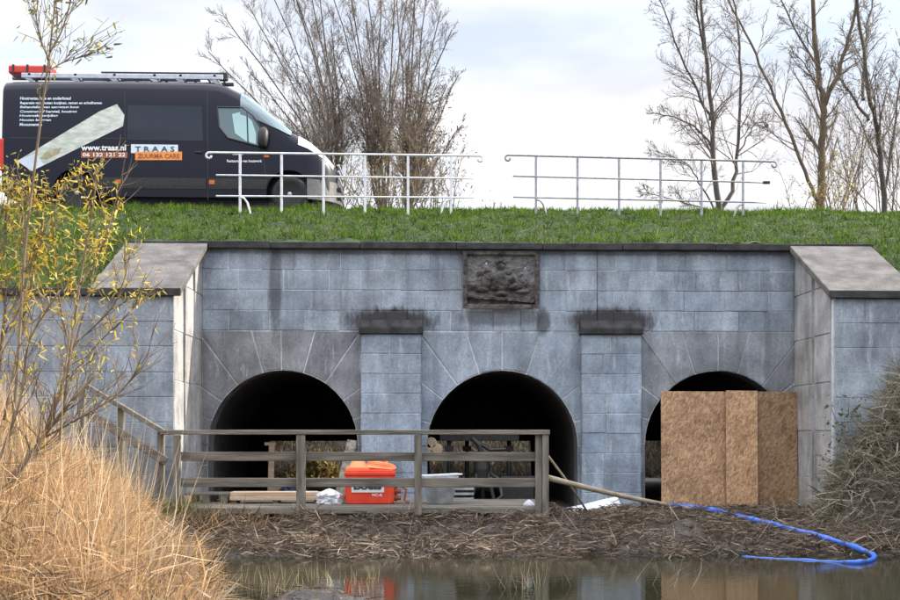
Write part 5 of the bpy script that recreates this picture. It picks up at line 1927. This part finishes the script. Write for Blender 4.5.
WY = -9.0
willow('tallest willow sapling, its long stem crossing in front of the van', [([(14, 420), (20, 330), (24, 260), (32, 190), (42, 110), (50, 50), (56, -6)], .015, .007), ([(50, 52), (62, 30), (72, -4)], .008, .005), ([(49, 60), (40, 36), (32, -6)], .008, .004), ([(47, 72), (64, 62), (86, 56)], .006, .003)], WY, 51, 300, WIL[:2] + WGR + [(.09, .09, .05), (.07, .07, .04)], 10, (.04, .085))  # last dark leaf tones put the back-lit look into the colour
willow('yellow willow sapling in front of the rear wheel of the van', [([(60, 440), (72, 340), (82, 270), (92, 215), (98, 165)], .014, .005), ([(80, 285), (100, 250), (112, 215), (118, 190)], .008, .004), ([(70, 350), (58, 290), (54, 230), (58, 190)], .009, .004)], -8.6, 52, 620, WIL, 12, (.035, .085), zone=lambda p: p.x < at(121, 0, -8.6).x and p.z < at(0, 158, -8.6).z)
willow('bushy yellow willow at the very left edge', [([(-6, 430), (2, 340), (6, 290), (4, 235), (10, 185)], .016, .005), ([(4, 420), (24, 320), (36, 260), (44, 212)], .012, .005), ([(-4, 400), (-10, 300), (-4, 240), (4, 200)], .014, .005), ([(10, 330), (28, 280), (22, 230), (26, 196)], .009, .004)], -8.8, 53, 1250, WIL + WGR[1:2], 15, (.035, .085))
willow('short willow with green yellow leaves in front of the left wing wall', [([(30, 470), (56, 400), (76, 340), (92, 280), (98, 232)], .014, .005), ([(58, 395), (92, 350), (124, 318), (138, 300)], .009, .004), ([(74, 345), (110, 310), (124, 280), (130, 250)], .008, .004)], -8.2, 54, 430, WIL + WGR[:2], 12, (.035, .085))
willow('bare brown willow shoots leaning across the dry reeds', [([(-10, 500), (30, 455), (60, 415), (98, 372)], .020, .010), ([(2, 495), (42, 440), (62, 385), (70, 330)], .014, .006), ([(-4, 470), (20, 400), (30, 340), (60, 290)], .014, .006), ([(40, 440), (90, 412), (120, 392), (150, 352)], .009, .004)], -9.6, 55, 110, WIL, 22, (.04, .08))

# leafy green climber on the right wing wall
n = 130
cx = [at(px, py, -2.15) for px, py in ((833, 405), (842, 400), (826, 418), (838, 425), (850, 402), (826, 445), (836, 440), (820, 458), (826, 470), (855, 408), (862, 395), (845, 415))]
root = thing('climbing_bramble', 'thin green bramble climbing the corner of the right wing wall', 'bramble', (cx[0].x, -2.2, ground_z(cx[0].x, -2.2)))
mb = MB(); rnd = random.Random(9); tips = []
for k in range(9):
    s0 = Vector((cx[0].x + rnd.uniform(-.1, .45), -2.25, ground_z(cx[0].x, -2.3)))
    e0 = rnd.choice(cx) + Vector((rnd.uniform(-.05, .05), rnd.uniform(-.12, 0), rnd.uniform(-.05, .1)))
    pts = [s0.lerp(e0, t / 7) + Vector((rnd.gauss(0, .03), rnd.gauss(0, .015), .15 * math.sin(math.pi * t / 7))) for t in range(8)]
    mb.tube(pts, .005, 4); tips += pts[2:]
mb.build('stems', M['twig'], root, recalc=False)
v, t, c = leaf_set(tips + cx * 3, n, (.03, .075), [(.10, .14, .06), (.08, .11, .05), (.13, .16, .08)], .07, 0, .6)
tri_mesh('leaves', v, t, c, M['leaf'], root)
